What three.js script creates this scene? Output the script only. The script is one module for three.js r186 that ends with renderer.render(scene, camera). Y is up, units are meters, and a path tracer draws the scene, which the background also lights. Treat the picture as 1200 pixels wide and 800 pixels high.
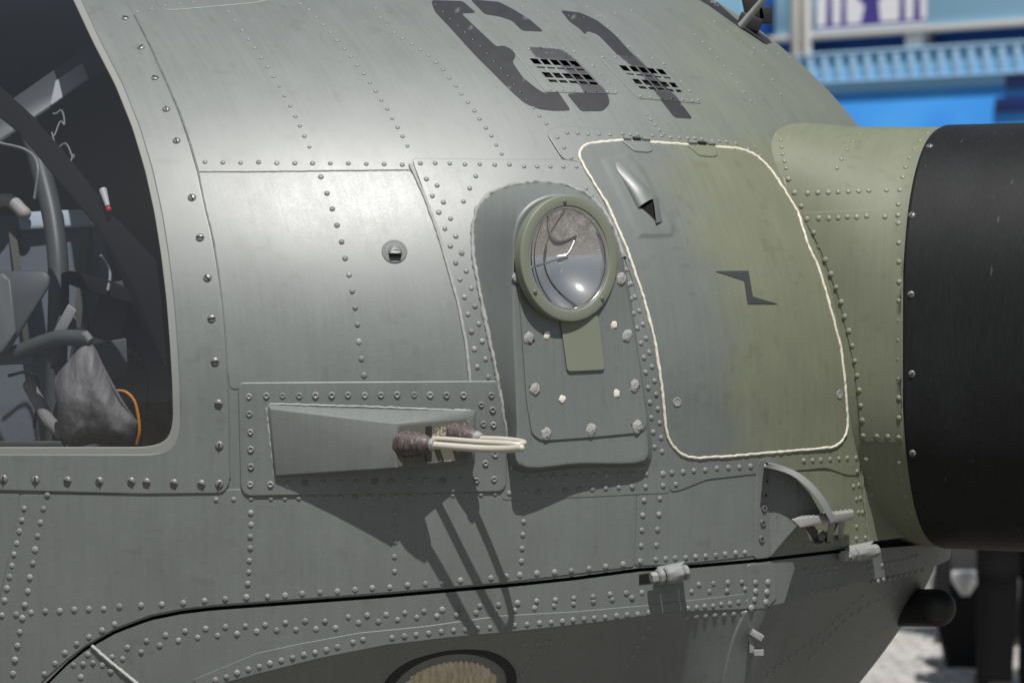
import * as THREE from 'three';
import { mergeGeometries, mergeVertices, toCreasedNormals } from 'three/addons/utils/BufferGeometryUtils.js';
import { ConvexGeometry } from 'three/addons/geometries/ConvexGeometry.js';
import { MarchingCubes } from 'three/addons/objects/MarchingCubes.js';
import { ImprovedNoise } from 'three/addons/math/ImprovedNoise.js';

// ---------------------------------------------------------------- camera, sky, sun, exposure
const scene = new THREE.Scene();
const EYE = 1.65, DIST = 5, DOWN = Math.atan(87 / 4000);
const camera = new THREE.PerspectiveCamera(2 * Math.atan(0.1) * 180 / Math.PI, 1.5, 0.1, 900);
camera.position.set(0, EYE, DIST);
camera.rotation.x = -DOWN;
camera.focus = 4.9; camera.userData.fStop = 7.5;
camera.updateMatrixWorld(true); camera.updateProjectionMatrix();
const SUN = new THREE.Vector3(0.06, 0.9, 0.44).normalize();
{ // hazy summer sky: paler toward the horizon and round the sun
  const w = 512, h = 256, d = new Float32Array(w * h * 4), dir = new THREE.Vector3();
  for (let j = 0; j < h; j++) for (let i = 0; i < w; i++) {
    const el = ((j + 0.5) / h - 0.5) * Math.PI, az = ((i + 0.5) / w - 0.5) * 2 * Math.PI, y = Math.max(0, Math.sin(el));
    dir.set(Math.cos(el) * Math.cos(az), Math.sin(el), Math.cos(el) * Math.sin(az));
    const t = Math.pow(1 - y, 2.2), a = Math.acos(Math.min(1, dir.dot(SUN))) * 180 / Math.PI, g = 0.55 * Math.exp(-a / 13) + 0.12 * Math.exp(-a / 40), k = (j * w + i) * 4;
    d[k] = 0.1 + 0.2 * t + g; d[k + 1] = 0.13 + 0.195 * t + g * 0.97; d[k + 2] = 0.175 + 0.17 * t + g * 0.92; d[k + 3] = 1;
  }
  const t = new THREE.DataTexture(d, w, h, THREE.RGBAFormat, THREE.FloatType); t.mapping = THREE.EquirectangularReflectionMapping; t.magFilter = t.minFilter = THREE.LinearFilter; t.needsUpdate = true;
  scene.background = t; scene.environment = t;
}
const sun = new THREE.DirectionalLight(new THREE.Color(1, 0.975, 0.94), 4.9);
sun.name = 'sun'; sun.position.copy(SUN).multiplyScalar(30); sun.castShadow = true; sun.shadow.radius = 1;
Object.assign(sun.shadow.camera, { left: -3, right: 3, top: 3, bottom: -3, near: 1, far: 60 });
sun.shadow.mapSize.set(2048, 2048); scene.add(sun);
const renderer = new THREE.WebGLRenderer({ antialias: true });
renderer.shadowMap.enabled = true;
renderer.toneMapping = THREE.LinearToneMapping;
renderer.toneMappingExposure = 1.07;

// ---------------------------------------------------------------- small tools
const V = (x, y, z) => new THREE.Vector3(x, y, z);
let seed = 20080817;
const rnd = () => { seed = (seed * 1664525 + 1013904223) >>> 0; return seed / 4294967296; };
const perlin = new ImprovedNoise();
const nz = (x, y, z = 0) => perlin.noise(x + 31.7, y + 17.3, z + 5.1);
const lerp = (a, b, t) => a + (b - a) * t, clamp = (x, a = 0, b = 1) => Math.min(b, Math.max(a, x));
const smooth = (a, b, x) => { const t = clamp((x - a) / (b - a)); return t * t * (3 - 2 * t); };
const pairs = (a) => { const o = []; for (let i = 0; i < a.length; i += 2) o.push([a[i], a[i + 1]]); return o; };
function table(a) { const p = pairs(a); return (x) => { if (x <= p[0][0]) return p[0][1]; for (let i = 1; i < p.length; i++) if (x <= p[i][0]) return lerp(p[i - 1][1], p[i][1], (x - p[i - 1][0]) / (p[i][0] - p[i - 1][0])); return p[p.length - 1][1]; }; }
function inside(poly, x, y) { let c = false; for (let i = 0, j = poly.length - 1; i < poly.length; j = i++) { const [xi, yi] = poly[i], [xj, yj] = poly[j]; if ((yi > y) !== (yj > y) && x < (xj - xi) * (y - yi) / (yj - yi) + xi) c = !c; } return c; }
function roundPoly(pts, r, seg = 4) {
  if (!r) return pts;
  const out = [], n = pts.length;
  for (let i = 0; i < n; i++) {
    const a = pts[(i + n - 1) % n], b = pts[i], c = pts[(i + 1) % n];
    const la = Math.hypot(a[0] - b[0], a[1] - b[1]), lc = Math.hypot(c[0] - b[0], c[1] - b[1]);
    const ra = Math.min(r, la * 0.48), rc = Math.min(r, lc * 0.48);
    const p = [lerp(b[0], a[0], ra / la), lerp(b[1], a[1], ra / la)], q = [lerp(b[0], c[0], rc / lc), lerp(b[1], c[1], rc / lc)];
    for (let k = 0; k <= seg; k++) { const t = k / seg; out.push([(1 - t) ** 2 * p[0] + 2 * t * (1 - t) * b[0] + t * t * q[0], (1 - t) ** 2 * p[1] + 2 * t * (1 - t) * b[1] + t * t * q[1]]); }
  }
  return out;
}
function densify(pts, step, closed = true) {
  const out = [];
  for (let i = 0; i < pts.length - (closed ? 0 : 1); i++) {
    const a = pts[i], b = pts[(i + 1) % pts.length], n = Math.max(1, Math.ceil(Math.hypot(a[0] - b[0], a[1] - b[1]) / step));
    for (let k = 0; k < n; k++) out.push([lerp(a[0], b[0], k / n), lerp(a[1], b[1], k / n)]);
  }
  if (!closed) out.push(pts[pts.length - 1]);
  return out;
}
function alongPath(a, n) {                                            // n points evenly spaced on a smooth path
  const p = Array.isArray(a[0]) ? a : pairs(a);
  if (n === 1) return [p[0]];
  const c = new THREE.CatmullRomCurve3(p.map(([x, y]) => V(x, y, 0)), false, 'centripetal');
  c.arcLengthDivisions = 200;
  return c.getSpacedPoints(n - 1).map((q) => [q.x, q.y]);
}

// ---------------------------------------------------------------- where the helicopter's surfaces lie (unit: 1.25 mm)
const U = 0.00125, YC = EYE - DIST * Math.tan(DOWN);
const CT = Math.cos(20 * Math.PI / 180), ST = Math.sin(20 * Math.PI / 180), X0 = 1160;
const toW = (X, y, Z) => V((X - 600) * U, YC + (400 - y) * U, (Z - 400) * U);
const toM = (p) => [p.x / U + 600, 400 - (p.y - YC) / U, p.z / U + 400];
const fl = (X, Z) => { const a = X - X0; return [a * CT + Z * ST, -a * ST + Z * CT]; };   // fore-aft, sideways
const unfl = (f, l) => [X0 + f * CT - l * ST, f * ST + l * CT];
const K = 804, YM = 476, RV = 639, FB = -5, DROP = 759, A0 = 1106, B0 = 824;
function sec(y) {
  if (y >= YM) { const q = 1 - 0.5 * (Math.max(0, y - YM - 60) / 1500) ** 2; return { f0: FB - A0, A: A0 * (0.5 + q / 2), B: B0 * q }; }
  const s = Math.sqrt(Math.max(1e-5, 1 - ((YM - y) / RV) ** 2));
  return { f0: FB - A0 - K * (1 - s), A: A0 - (DROP - K) * (1 - s), B: B0 * s };
}
const gNose = (X, y, Z) => {
  const [f, l] = fl(X, Z), { f0, A, B } = sec(Math.max(y, YM - RV * 0.998));
  return (f > f0 ? ((f - f0) / A) ** 2 : 0) + (l / B) ** 2 - 1;
};
const FR = 269, FY = 402, RIM = 6;
const nExp = (f, below) => lerp(below ? 2.8 : 5, 2.5, smooth(-170, 0, f)), flare = (f) => 12 * smooth(-90, -240, f);
const gFair = (X, y, Z) => { const [f, l] = fl(X, Z); const R = FR + (f > RIM ? 2.5 : 0); const n = nExp(f, y > FY), q = R + flare(f); return Math.abs(l / q) ** n + Math.abs((y - FY) / q) ** n - 1; };
function pixelRay(px, py) {
  const d = V((px / 1200) * 2 - 1, 1 - (py / 800) * 2, 0.5).unproject(camera).sub(camera.position).normalize();
  return d;
}
function cast(g, px, py) {
  const d = pixelRay(px, py), o = camera.position;
  const at = (t) => { const [X, y, Z] = toM(V(o.x + d.x * t, o.y + d.y * t, o.z + d.z * t)); return g(X, y, Z); };
  let a = 4.2, b = 0, ga = at(a);
  for (let i = 1; i <= 90; i++) { const t = 4.2 + i * 0.02, gt = at(t); if (gt < 0 && ga >= 0) { b = t; break; } a = t; ga = gt; }
  if (!b) return null;
  for (let i = 0; i < 26; i++) { const m = (a + b) / 2; if (at(m) < 0) b = m; else a = m; }
  return o.clone().addScaledVector(d, b);
}
function gradient(g, p) {
  const [X, y, Z] = toM(p), e = 0.5;
  return V(g(X + e, y, Z) - g(X - e, y, Z), -(g(X, y + e, Z) - g(X, y - e, Z)), g(X, y, Z + e) - g(X, y, Z - e)).normalize();
}
const wave = (p) => U * (0.6 * nz(p.x * 7, p.y * 7, p.z * 7) + 0.1 * nz(p.x * 17, p.y * 15, p.z * 17 + 9) + 0.03 * nz(p.x * 45, p.y * 40, p.z * 45 + 3));
function waved(p, n) {                                                // sheet metal is never quite true
  const e = 0.004, h = wave(p), g = V(wave(V(p.x + e, p.y, p.z)) - h, wave(V(p.x, p.y + e, p.z)) - h, wave(V(p.x, p.y, p.z + e)) - h).divideScalar(e);
  g.addScaledVector(n, -g.dot(n));
  return { p: p.clone().addScaledVector(n, h), n: n.clone().sub(g).normalize() };
}
function skinUV(p, g) {
  const [X, y, Z] = toM(p), [f, l] = fl(X, Z);
  if (g === gFair) return [f * U, Math.atan2(y - FY, l) * 0.3];
  const { f0, A, B } = sec(y), w = f > f0 ? Math.atan2(l / B, (f - f0) / A) : Math.PI / 2 + (f0 - f) / 800;
  return [w * 0.95, y < YM ? Math.asin(clamp((YM - y) / RV, -1, 1)) * 0.85 : (YM - y) * U];
}
const hits = new Map();
function on(px, py, lift = 0, g = gNose) {                             // the surface point a pixel looks at, raised by lift
  const key = (g === gNose ? 'n' : 'f') + px.toFixed(2) + ',' + py.toFixed(2);
  let h = hits.get(key);
  if (!h) { const p = cast(g, px, py); h = p ? waved(p, gradient(g, p)) : 0; hits.set(key, h); }
  if (!h) return null;
  return { p: h.p.clone().addScaledVector(h.n, lift * U), n: h.n.clone() };
}
function off(px, py, d = 0, g = gNose) {                               // d units nearer to the eye than the skin
  const h = on(px, py, 0, g);
  return h.p.clone().addScaledVector(pixelRay(px, py), -d * U);
}
const project = (p) => { const q = p.clone().project(camera); return [(q.x + 1) * 600, (1 - q.y) * 400]; };

// ---------------------------------------------------------------- textures and materials
function texture(n, fill, srgb) {
  const d = new Uint8Array(n * n * 4);
  for (let j = 0; j < n; j++) for (let i = 0; i < n; i++) { const c = fill(i, j); const k = (j * n + i) * 4; d[k] = c[0]; d[k + 1] = c[1]; d[k + 2] = c[2]; d[k + 3] = 255; }
  const t = new THREE.DataTexture(d, n, n);
  t.wrapS = t.wrapT = THREE.RepeatWrapping; t.magFilter = THREE.LinearFilter; t.minFilter = THREE.LinearMipmapLinearFilter; t.generateMipmaps = true;
  if (srgb) t.colorSpace = THREE.SRGBColorSpace;
  t.needsUpdate = true; return t;
}
function tileNoise(n, cx, cy, s) {                                     // value noise that repeats over n pixels
  const g = new Float32Array(cx * cy); const r0 = seed; seed = s; for (let i = 0; i < g.length; i++) g[i] = rnd(); seed = r0;
  return (i, j) => { const x = i / n * cx, y = j / n * cy, a = Math.floor(x), b = Math.floor(y), u = x - a, v = y - b, su = u * u * (3 - 2 * u), sv = v * v * (3 - 2 * v); const at = (p, q) => g[(q % cy) * cx + (p % cx)]; return lerp(lerp(at(a, b), at(a + 1, b), su), lerp(at(a, b + 1), at(a + 1, b + 1), su), sv); };
}
const TN = 1024;
const big = tileNoise(TN, 7, 5, 11), mid = tileNoise(TN, 26, 17, 12), streak = tileNoise(TN, 190, 9, 13), streak2 = tileNoise(TN, 420, 22, 14), fine = tileNoise(TN, 512, 512, 15), chip = tileNoise(TN, 150, 120, 16), blot = tileNoise(TN, 60, 44, 17);
const paintMap = texture(TN, (i, j) => {
  let v = 238 + 7 * (big(i, j) - 0.5) + 8 * (mid(i, j) - 0.5) + 8 * (streak(i, j) - 0.5) + 5 * (streak2(i, j) - 0.5) + 11 * (fine(i, j) - 0.5);
  let r = v, g = v, b = v;
  const c = chip(i, j) * 0.8 + 0.2 * blot(i, j);
  if (c > 0.868) { const a = clamp((c - 0.868) / 0.03); r = lerp(r, 250, a * 0.7); g = lerp(g, 247, a * 0.7); b = lerp(b, 238, a * 0.7); }
  if (c < 0.05) { const a = clamp((0.05 - c) / 0.03); r -= 26 * a; g -= 27 * a; b -= 30 * a; }
  const d = smooth(0.66, 0.9, blot(i, j)) * smooth(0.45, 0.7, mid(i + 300, j + 200));
  r -= 10 * d; g -= 11 * d; b -= 14 * d;
  return [clamp(r, 0, 255), clamp(g, 0, 255), clamp(b, 0, 255)];
}, true);
const roughMap = texture(TN, (i, j) => { const v = 205 + 8 * (mid(i, j) - 0.5) + 9 * (streak(i, j) - 0.5) + 7 * (blot(i, j) - 0.5) + 20 * (fine(i, j) - 0.5); return [v, clamp(v, 0, 255), v]; });
const bumpMap = texture(TN, (i, j) => { const v = 128 + 60 * (fine(i, j) - 0.5) + 60 * (streak2(i, j) - 0.5) + 40 * (chip(i, j) - 0.5); return [v, v, v]; });
for (const t of [paintMap, roughMap, bumpMap]) t.repeat.set(1.55, 1.55);
const std = (o) => new THREE.MeshStandardMaterial(o);
const lin = (r, g, b) => new THREE.Color().setRGB(r, g, b);
const M = {};
M.paint = new THREE.MeshPhysicalMaterial({ color: 0xffffff, vertexColors: true, map: paintMap, roughnessMap: roughMap, roughness: 0.6, bumpMap, bumpScale: 0.00004, ior: 1.78 });
M.matte = std({ color: 0xffffff, vertexColors: true, map: paintMap, roughnessMap: roughMap, roughness: 0.8, bumpMap, bumpScale: 0.00005 });
M.grey = std({ color: lin(0.155, 0.168, 0.162), map: paintMap, roughness: 0.55, bumpMap, bumpScale: 0.0002 });
M.rivet = std({ color: lin(0.185, 0.192, 0.19), roughness: 0.45 });
M.rivetLight = std({ color: lin(0.22, 0.226, 0.222), roughness: 0.42 }); M.rivetDull = std({ color: lin(0.15, 0.158, 0.155), roughness: 0.6 });
M.rivetOlive = std({ color: lin(0.19, 0.197, 0.145), roughness: 0.45 });
M.rivetDark = M.rivet; M.rivetBlack = std({ color: lin(0.03, 0.031, 0.036), roughness: 0.4 });
M.screw = std({ color: lin(0.17, 0.17, 0.165), roughness: 0.38, metalness: 0.25 });
M.darkSlot = std({ color: lin(0.012, 0.012, 0.012), roughness: 0.8 });
M.steel = std({ color: lin(0.42, 0.41, 0.4), roughness: 0.35, metalness: 0.9 });
M.olive = std({ color: lin(0.17, 0.185, 0.14), roughness: 0.5 });
M.fitting = std({ color: lin(0.22, 0.228, 0.222), roughness: 0.55, bumpMap, bumpScale: 0.0004 });
M.worn = std({ color: lin(0.33, 0.33, 0.32), roughness: 0.5, metalness: 0.2, bumpMap, bumpScale: 0.0008 });
M.paintBead = std({ color: lin(0.2, 0.205, 0.2), roughness: 0.5 });
M.cream = std({ color: lin(0.62, 0.58, 0.49), roughness: 0.6 });
M.sealant = std({ color: lin(0.3, 0.305, 0.295), roughness: 0.6 });
M.black = std({ color: lin(0.012, 0.012, 0.013), roughness: 0.55 });
M.void = std({ color: lin(0.004, 0.004, 0.004), roughness: 1 });
M.interior = std({ color: lin(0.1, 0.105, 0.115), roughness: 0.9 });
M.tinted = new THREE.MeshPhysicalMaterial({ color: lin(0.7, 0.71, 0.73), transmission: 0.992, thickness: 0, roughness: 0.02, ior: 1.7 });
M.glass = new THREE.MeshPhysicalMaterial({ color: 0xffffff, transmission: 1, thickness: 0, roughness: 0.015, ior: 1.7 });

// ---------------------------------------------------------------- naming
const used = new Map();
const numbered = (n) => { const k = used.get(n) ?? 0; used.set(n, k + 1); return k ? n + '_' + String(k).padStart(3, '0') : n; };
const shade = (m) => { m.castShadow = m.receiveShadow = true; return m; };
function thing(name, label, category, pos) { const g = new THREE.Group(); g.name = numbered(name); g.position.copy(pos ?? V(0, 0, 0)); g.userData = { label, category }; scene.add(g); g.updateMatrixWorld(true); return g; }
const baseOf = (o) => { let b = V(0, 0, 0), q = o; while (q && q !== scene) { b.add(q.position); q = q.parent; } return b; };
function part(name, geo, mat, parent, label) {                          // geometry in world coordinates
  const b = baseOf(parent); geo.translate(-b.x, -b.y, -b.z);
  const m = shade(new THREE.Mesh(geo, mat)); m.name = numbered(name); if (label) m.userData.label = label; parent.add(m); return m;
}
const heliPos = V(0, 0, -0.55);
const heli = thing('helicopter', 'grey and olive military helicopter nose with riveted skin, landing lamp and black radome', 'helicopter', heliPos);

// ---------------------------------------------------------------- paint scheme (grey, with olive sprayed on toward the nose)
const GREY = [0.147, 0.162, 0.155], OLIVE = [0.17, 0.184, 0.124];
const edgeX = table([-60, 800, 60, 790, 160, 785, 200, 792, 260, 808, 340, 842, 420, 852, 530, 868, 545, 900, 700, 930]);
function paintAt(px, py, p) {
  const n = 22 * nz(p.x * 14, p.y * 14, p.z * 14) + 8 * nz(p.x * 50, p.y * 50, p.z * 50);
  let a = smooth(-38, 42, px - edgeX(py) + n);
  if (py < 165) a *= 0.5;
  if (py > 640) a *= 0;
  const t = 1 + 0.05 * nz(p.x * 5, p.y * 5, p.z * 5) + 0.03 * nz(p.x * 22, p.y * 16, p.z * 22);
  return [0, 1, 2].map((i) => lerp(GREY[i], OLIVE[i], a) * t);
}
const olivePaint = (px, py, p) => { const t = 1 + 0.06 * nz(p.x * 9, p.y * 9, p.z * 9); return OLIVE.map((c) => c * t); };
const tone = (k, f = paintAt) => (px, py, p) => f(px, py, p).map((c) => c * k);
const flat = (...c) => () => c;

// ---------------------------------------------------------------- sheets: a polygon cut out of a skin, with thickness and a rounded edge
function clipCell(poly, x0, y0, x1, y1) {
  let s = poly;
  const cut = (s, in_, x) => { const o = []; for (let i = 0; i < s.length; i++) { const a = s[i], b = s[(i + 1) % s.length], ia = in_(a), ib = in_(b); if (ia) o.push(a); if (ia !== ib) o.push(x(a, b)); } return o; };
  const vx = (v) => (a, b) => { const t = (v - a[0]) / (b[0] - a[0]); return [v, lerp(a[1], b[1], t)]; }, vy = (v) => (a, b) => { const t = (v - a[1]) / (b[1] - a[1]); return [lerp(a[0], b[0], t), v]; };
  s = cut(s, (p) => p[0] >= x0, vx(x0)); if (s.length < 3) return [];
  s = cut(s, (p) => p[0] <= x1, vx(x1)); if (s.length < 3) return [];
  s = cut(s, (p) => p[1] >= y0, vy(y0)); if (s.length < 3) return [];
  return cut(s, (p) => p[1] <= y1, vy(y1));
}
const sheets = [];                                                     // what lies on the nose skin, for rivets to sit on
function sheetGeometry(poly, { lift = 1, step = 7, g = gNose, color = paintAt, hole, skip, bevel = 0.8, rim = true, extra }) {
  const pos = [], nor = [], col = [], uv = [], idx = [];
  const put = (px, py, l) => {
    const h = on(px, py, l + (extra ? extra(px, py) : 0), g); if (!h) return -1;
    if (extra) { const e = 1, a = on(px + e, py, l + extra(px + e, py), g), b = on(px, py - e, l + extra(px, py - e), g); if (a && b) h.n = a.p.sub(h.p).cross(b.p.sub(h.p)).normalize(); }
    pos.push(h.p.x, h.p.y, h.p.z); nor.push(h.n.x, h.n.y, h.n.z); col.push(...color(px, py, h.p)); uv.push(...skinUV(h.p, g)); return pos.length / 3 - 1;
  };
  let subject = poly;
  if (hole) { const area = (p) => p.reduce((s, a, i) => { const b = p[(i + 1) % p.length]; return s + a[0] * b[1] - b[0] * a[1]; }, 0); const h = Math.sign(area(hole)) === Math.sign(area(poly)) ? [...hole].reverse() : hole; subject = [...poly, poly[0], h[0], ...h.slice(1), h[0]]; }
  const xs = poly.map((p) => p[0]), ys = poly.map((p) => p[1]);
  const x0 = Math.floor(Math.min(...xs) / step) * step, x1 = Math.max(...xs), y0 = Math.floor(Math.min(...ys) / step) * step, y1 = Math.max(...ys);
  const corner = new Map(), shared = (x, y) => { const k = x + ',' + y; if (!corner.has(k)) corner.set(k, put(x, y, lift)); return corner.get(k); };
  const edges = densify(subject, step * 0.5), busy = new Set();
  for (const [x, y] of edges) for (const ex of [-0.01, 0.01]) for (const ey of [-0.01, 0.01]) busy.add(Math.floor((x + ex) / step) + ',' + Math.floor((y + ey) / step));
  for (let y = y0; y < y1; y += step) for (let x = x0; x < x1; x += step) {
    if (skip && skip(x + step / 2, y + step / 2)) continue;
    const key = Math.round(x / step) + ',' + Math.round(y / step);
    if (!busy.has(key)) {
      if (!inside(poly, x + step / 2, y + step / 2) || (hole && inside(hole, x + step / 2, y + step / 2))) continue;
      const a = shared(x, y + step), b = shared(x + step, y + step), c = shared(x + step, y), d = shared(x, y);
      if (Math.min(a, b, c, d) >= 0) idx.push(a, b, c, a, c, d);
    } else {
      const c = clipCell(subject, x, y, x + step, y + step); if (c.length < 3) continue;
      const q = []; for (const p of c) if (!q.length || Math.hypot(p[0] - q[q.length - 1][0], p[1] - q[q.length - 1][1]) > 1e-4) q.push(p);
      if (q.length < 3) continue;
      const ids = q.map((p) => put(p[0], p[1], lift)); if (ids.some((i) => i < 0)) continue;
      for (const t of THREE.ShapeUtils.triangulateShape(q.map((p) => new THREE.Vector2(p[0], p[1])), [])) {
        const [A, B, C] = t.map((i) => q[i]), ccw = (B[0] - A[0]) * (C[1] - A[1]) - (B[1] - A[1]) * (C[0] - A[0]);
        if (ccw > 0) idx.push(ids[t[0]], ids[t[2]], ids[t[1]]); else idx.push(ids[t[0]], ids[t[1]], ids[t[2]]);
      }
    }
  }
  if (rim) for (const [loop, side] of [[poly, 1], ...(hole ? [[hole, -1]] : [])]) {
    const d = densify(loop, step), n = d.length, area = d.reduce((s, a, i) => { const b = d[(i + 1) % n]; return s + a[0] * b[1] - b[0] * a[1]; }, 0), sg = (area > 0 ? 1 : -1) * side;
    const rings = [[0, 0, 0], [0.55, -0.15, 0.5], [0.95, -0.6, 1.2], [1, -lift / bevel - 0.6, 1.6]].map(([out, dn, tilt]) => d.map((p, i) => {
      const a = d[(i + n - 1) % n], b = d[(i + 1) % n], tx = b[0] - a[0], ty = b[1] - a[1], tl = Math.hypot(tx, ty) || 1, ox = sg * ty / tl, oy = -sg * tx / tl;
      const h = on(p[0] + ox * out * bevel, p[1] + oy * out * bevel, lift + dn * bevel, g); if (!h) return -1;
      const h2 = on(p[0] + ox * 3, p[1] + oy * 3, 0, g), h1 = on(p[0], p[1], 0, g);
      const o = h2 && h1 ? h2.p.sub(h1.p).normalize() : V(0, 0, 0);
      const nn = h.n.clone().addScaledVector(o, Math.tan(Math.min(tilt, 1.45)) * 0.7).normalize();
      pos.push(h.p.x, h.p.y, h.p.z); nor.push(nn.x, nn.y, nn.z); col.push(...color(p[0], p[1], h.p)); uv.push(...skinUV(h.p, g)); return pos.length / 3 - 1;
    }));
    for (let r = 0; r < 3; r++) for (let i = 0; i < n; i++) {
      const j = (i + 1) % n, a = rings[r][i], b = rings[r][j], c = rings[r + 1][j], e = rings[r + 1][i];
      if (Math.min(a, b, c, e) < 0) continue;
      if (sg > 0) idx.push(a, b, c, a, c, e); else idx.push(a, c, b, a, e, c);
    }
  }
  for (let t = 0; t < idx.length; t += 3) {                             // winding to agree with the normals
    const [a, b, c] = [idx[t] * 3, idx[t + 1] * 3, idx[t + 2] * 3], ux = pos[b] - pos[a], uy = pos[b + 1] - pos[a + 1], uz = pos[b + 2] - pos[a + 2], vx = pos[c] - pos[a], vy = pos[c + 1] - pos[a + 1], vz = pos[c + 2] - pos[a + 2];
    const d = (uy * vz - uz * vy) * (nor[a] + nor[b] + nor[c]) + (uz * vx - ux * vz) * (nor[a + 1] + nor[b + 1] + nor[c + 1]) + (ux * vy - uy * vx) * (nor[a + 2] + nor[b + 2] + nor[c + 2]);
    if (d < 0) { const k = idx[t + 1]; idx[t + 1] = idx[t + 2]; idx[t + 2] = k; }
  }
  const geo = new THREE.BufferGeometry();
  geo.setAttribute('position', new THREE.Float32BufferAttribute(pos, 3)); geo.setAttribute('normal', new THREE.Float32BufferAttribute(nor, 3));
  geo.setAttribute('color', new THREE.Float32BufferAttribute(col, 3)); geo.setAttribute('uv', new THREE.Float32BufferAttribute(uv, 2)); geo.setIndex(idx);
  return geo;
}
function sheet(name, coords, o = {}) {
  const poly = roundPoly(Array.isArray(coords[0]) ? coords : pairs(coords), o.round ?? 8);
  if (o.hole) o.hole = roundPoly(Array.isArray(o.hole[0]) ? o.hole : pairs(o.hole), o.holeRound ?? 8);
  const m = part(name, sheetGeometry(poly, o), o.mat ?? M.paint, o.parent ?? heli, o.label);
  sheets.push({ poly, hole: o.hole, lift: o.lift ?? 1, mesh: m, g: o.g ?? gNose, child: !!o.parent });
  return m;
}
function bead(name, coords, r, lift, mat, parent, { jitter = 0.3, closed = false, g = gNose, squash = 1 } = {}) {   // a line of sealant lying on the skin
  let p = Array.isArray(coords[0]) ? coords : pairs(coords);
  p = densify(p, 7, closed);
  const pts = p.map(([x, y]) => on(x + (rnd() - 0.5) * jitter, y + (rnd() - 0.5) * jitter, lift, g)?.p).filter(Boolean);
  const curve = new THREE.CatmullRomCurve3(pts, closed, 'centripetal');
  const geo = new THREE.TubeGeometry(curve, pts.length * 2, r * U, 7, closed), a = geo.attributes.position;
  for (let i = 0; i < a.count; i++) { const q = V().fromBufferAttribute(a, i), k = jitter * 0.9 * U * r; a.setXYZ(i, q.x + k * nz(q.x * 160, q.y * 160, 1), q.y + k * nz(q.x * 160, q.y * 160, 5), q.z + k * nz(q.x * 160, q.y * 160, 9)); }
  geo.computeVertexNormals();
  return part(name, geo, mat, parent ?? heli);
}

// ---------------------------------------------------------------- solid helpers
function tubeGeo(points, r, n = 40, seg = 12, closed = false) {
  const c = new THREE.CatmullRomCurve3(points, closed, 'centripetal'), g = new THREE.TubeGeometry(c, n, r, seg, closed);
  if (closed) return g;
  const caps = [points[0], points[points.length - 1]].map((p) => new THREE.SphereGeometry(r, seg, 8).translate(p.x, p.y, p.z));
  return mergeGeometries([g, ...caps]);
}
function lathe(profile, at, axis, seg = 24) {                           // profile: [radius, height along axis]
  const g = new THREE.LatheGeometry(profile.map(([r, h]) => new THREE.Vector2(Math.max(r, 1e-6), h)), seg);
  g.applyQuaternion(new THREE.Quaternion().setFromUnitVectors(V(0, 1, 0), axis.clone().normalize())); g.translate(at.x, at.y, at.z); return g;
}
function rod(a, b, r1, r2 = r1, bev = 0.2, seg = 20) {
  const d = b.clone().sub(a), h = d.length(), k = Math.min(r1, r2) * bev;
  return toCreasedNormals(lathe([[0, 0], [r1 - k, 0], [r1, k], [r2, h - k], [r2 - k, h], [0, h]], a, d, seg), 0.7);
}
function hull(points, r = 0) {                                         // rounded convex solid
  const P = [];
  for (const p of points) { if (!r) { P.push(p); continue; } const s = new THREE.IcosahedronGeometry(r, 1).attributes.position; for (let i = 0; i < s.count; i++) P.push(V().fromBufferAttribute(s, i).add(p)); }
  const g = new ConvexGeometry(P); g.setAttribute('uv', new THREE.Float32BufferAttribute(new Float32Array(g.attributes.position.count * 2), 2));
  const a = g.attributes.position; for (let i = 0; i < a.count; i++) g.attributes.uv.setXY(i, a.getX(i), a.getY(i));
  return toCreasedNormals(g, 0.6);
}
function quadGrid(fn, nu, nv, colorFn) {                               // surface fn(u, v) -> Vector3
  const pos = [], idx = [], uv = [], col = [];
  for (let j = 0; j <= nv; j++) for (let i = 0; i <= nu; i++) { const p = fn(i / nu, j / nv); pos.push(p.x, p.y, p.z); uv.push(p.x, p.y + p.z); if (colorFn) col.push(...colorFn(i / nu, j / nv, p)); }
  for (let j = 0; j < nv; j++) for (let i = 0; i < nu; i++) { const a = j * (nu + 1) + i; idx.push(a, a + 1, a + nu + 2, a, a + nu + 2, a + nu + 1); }
  const g = new THREE.BufferGeometry(); g.setAttribute('position', new THREE.Float32BufferAttribute(pos, 3)); g.setAttribute('uv', new THREE.Float32BufferAttribute(uv, 2));
  if (colorFn) g.setAttribute('color', new THREE.Float32BufferAttribute(col, 3));
  g.setIndex(idx); g.computeVertexNormals(); return g;
}
const boxAt = (c, x, y, z, hx, hy, hz, r = 0.0015) => { const P = []; for (const a of [-1, 1]) for (const b of [-1, 1]) for (const d of [-1, 1]) P.push(c.clone().addScaledVector(x, a * (hx - r)).addScaledVector(y, b * (hy - r)).addScaledVector(z, d * (hz - r))); return hull(P, r); };
const merge = (a) => mergeGeometries(a.map((g) => { const h = g.index ? g.toNonIndexed() : g; for (const k of Object.keys(h.attributes)) if (!['position', 'normal', 'uv'].includes(k)) h.deleteAttribute(k); if (!h.attributes.uv) h.setAttribute('uv', new THREE.Float32BufferAttribute(new Float32Array(h.attributes.position.count * 2), 2)); return h; }));

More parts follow.
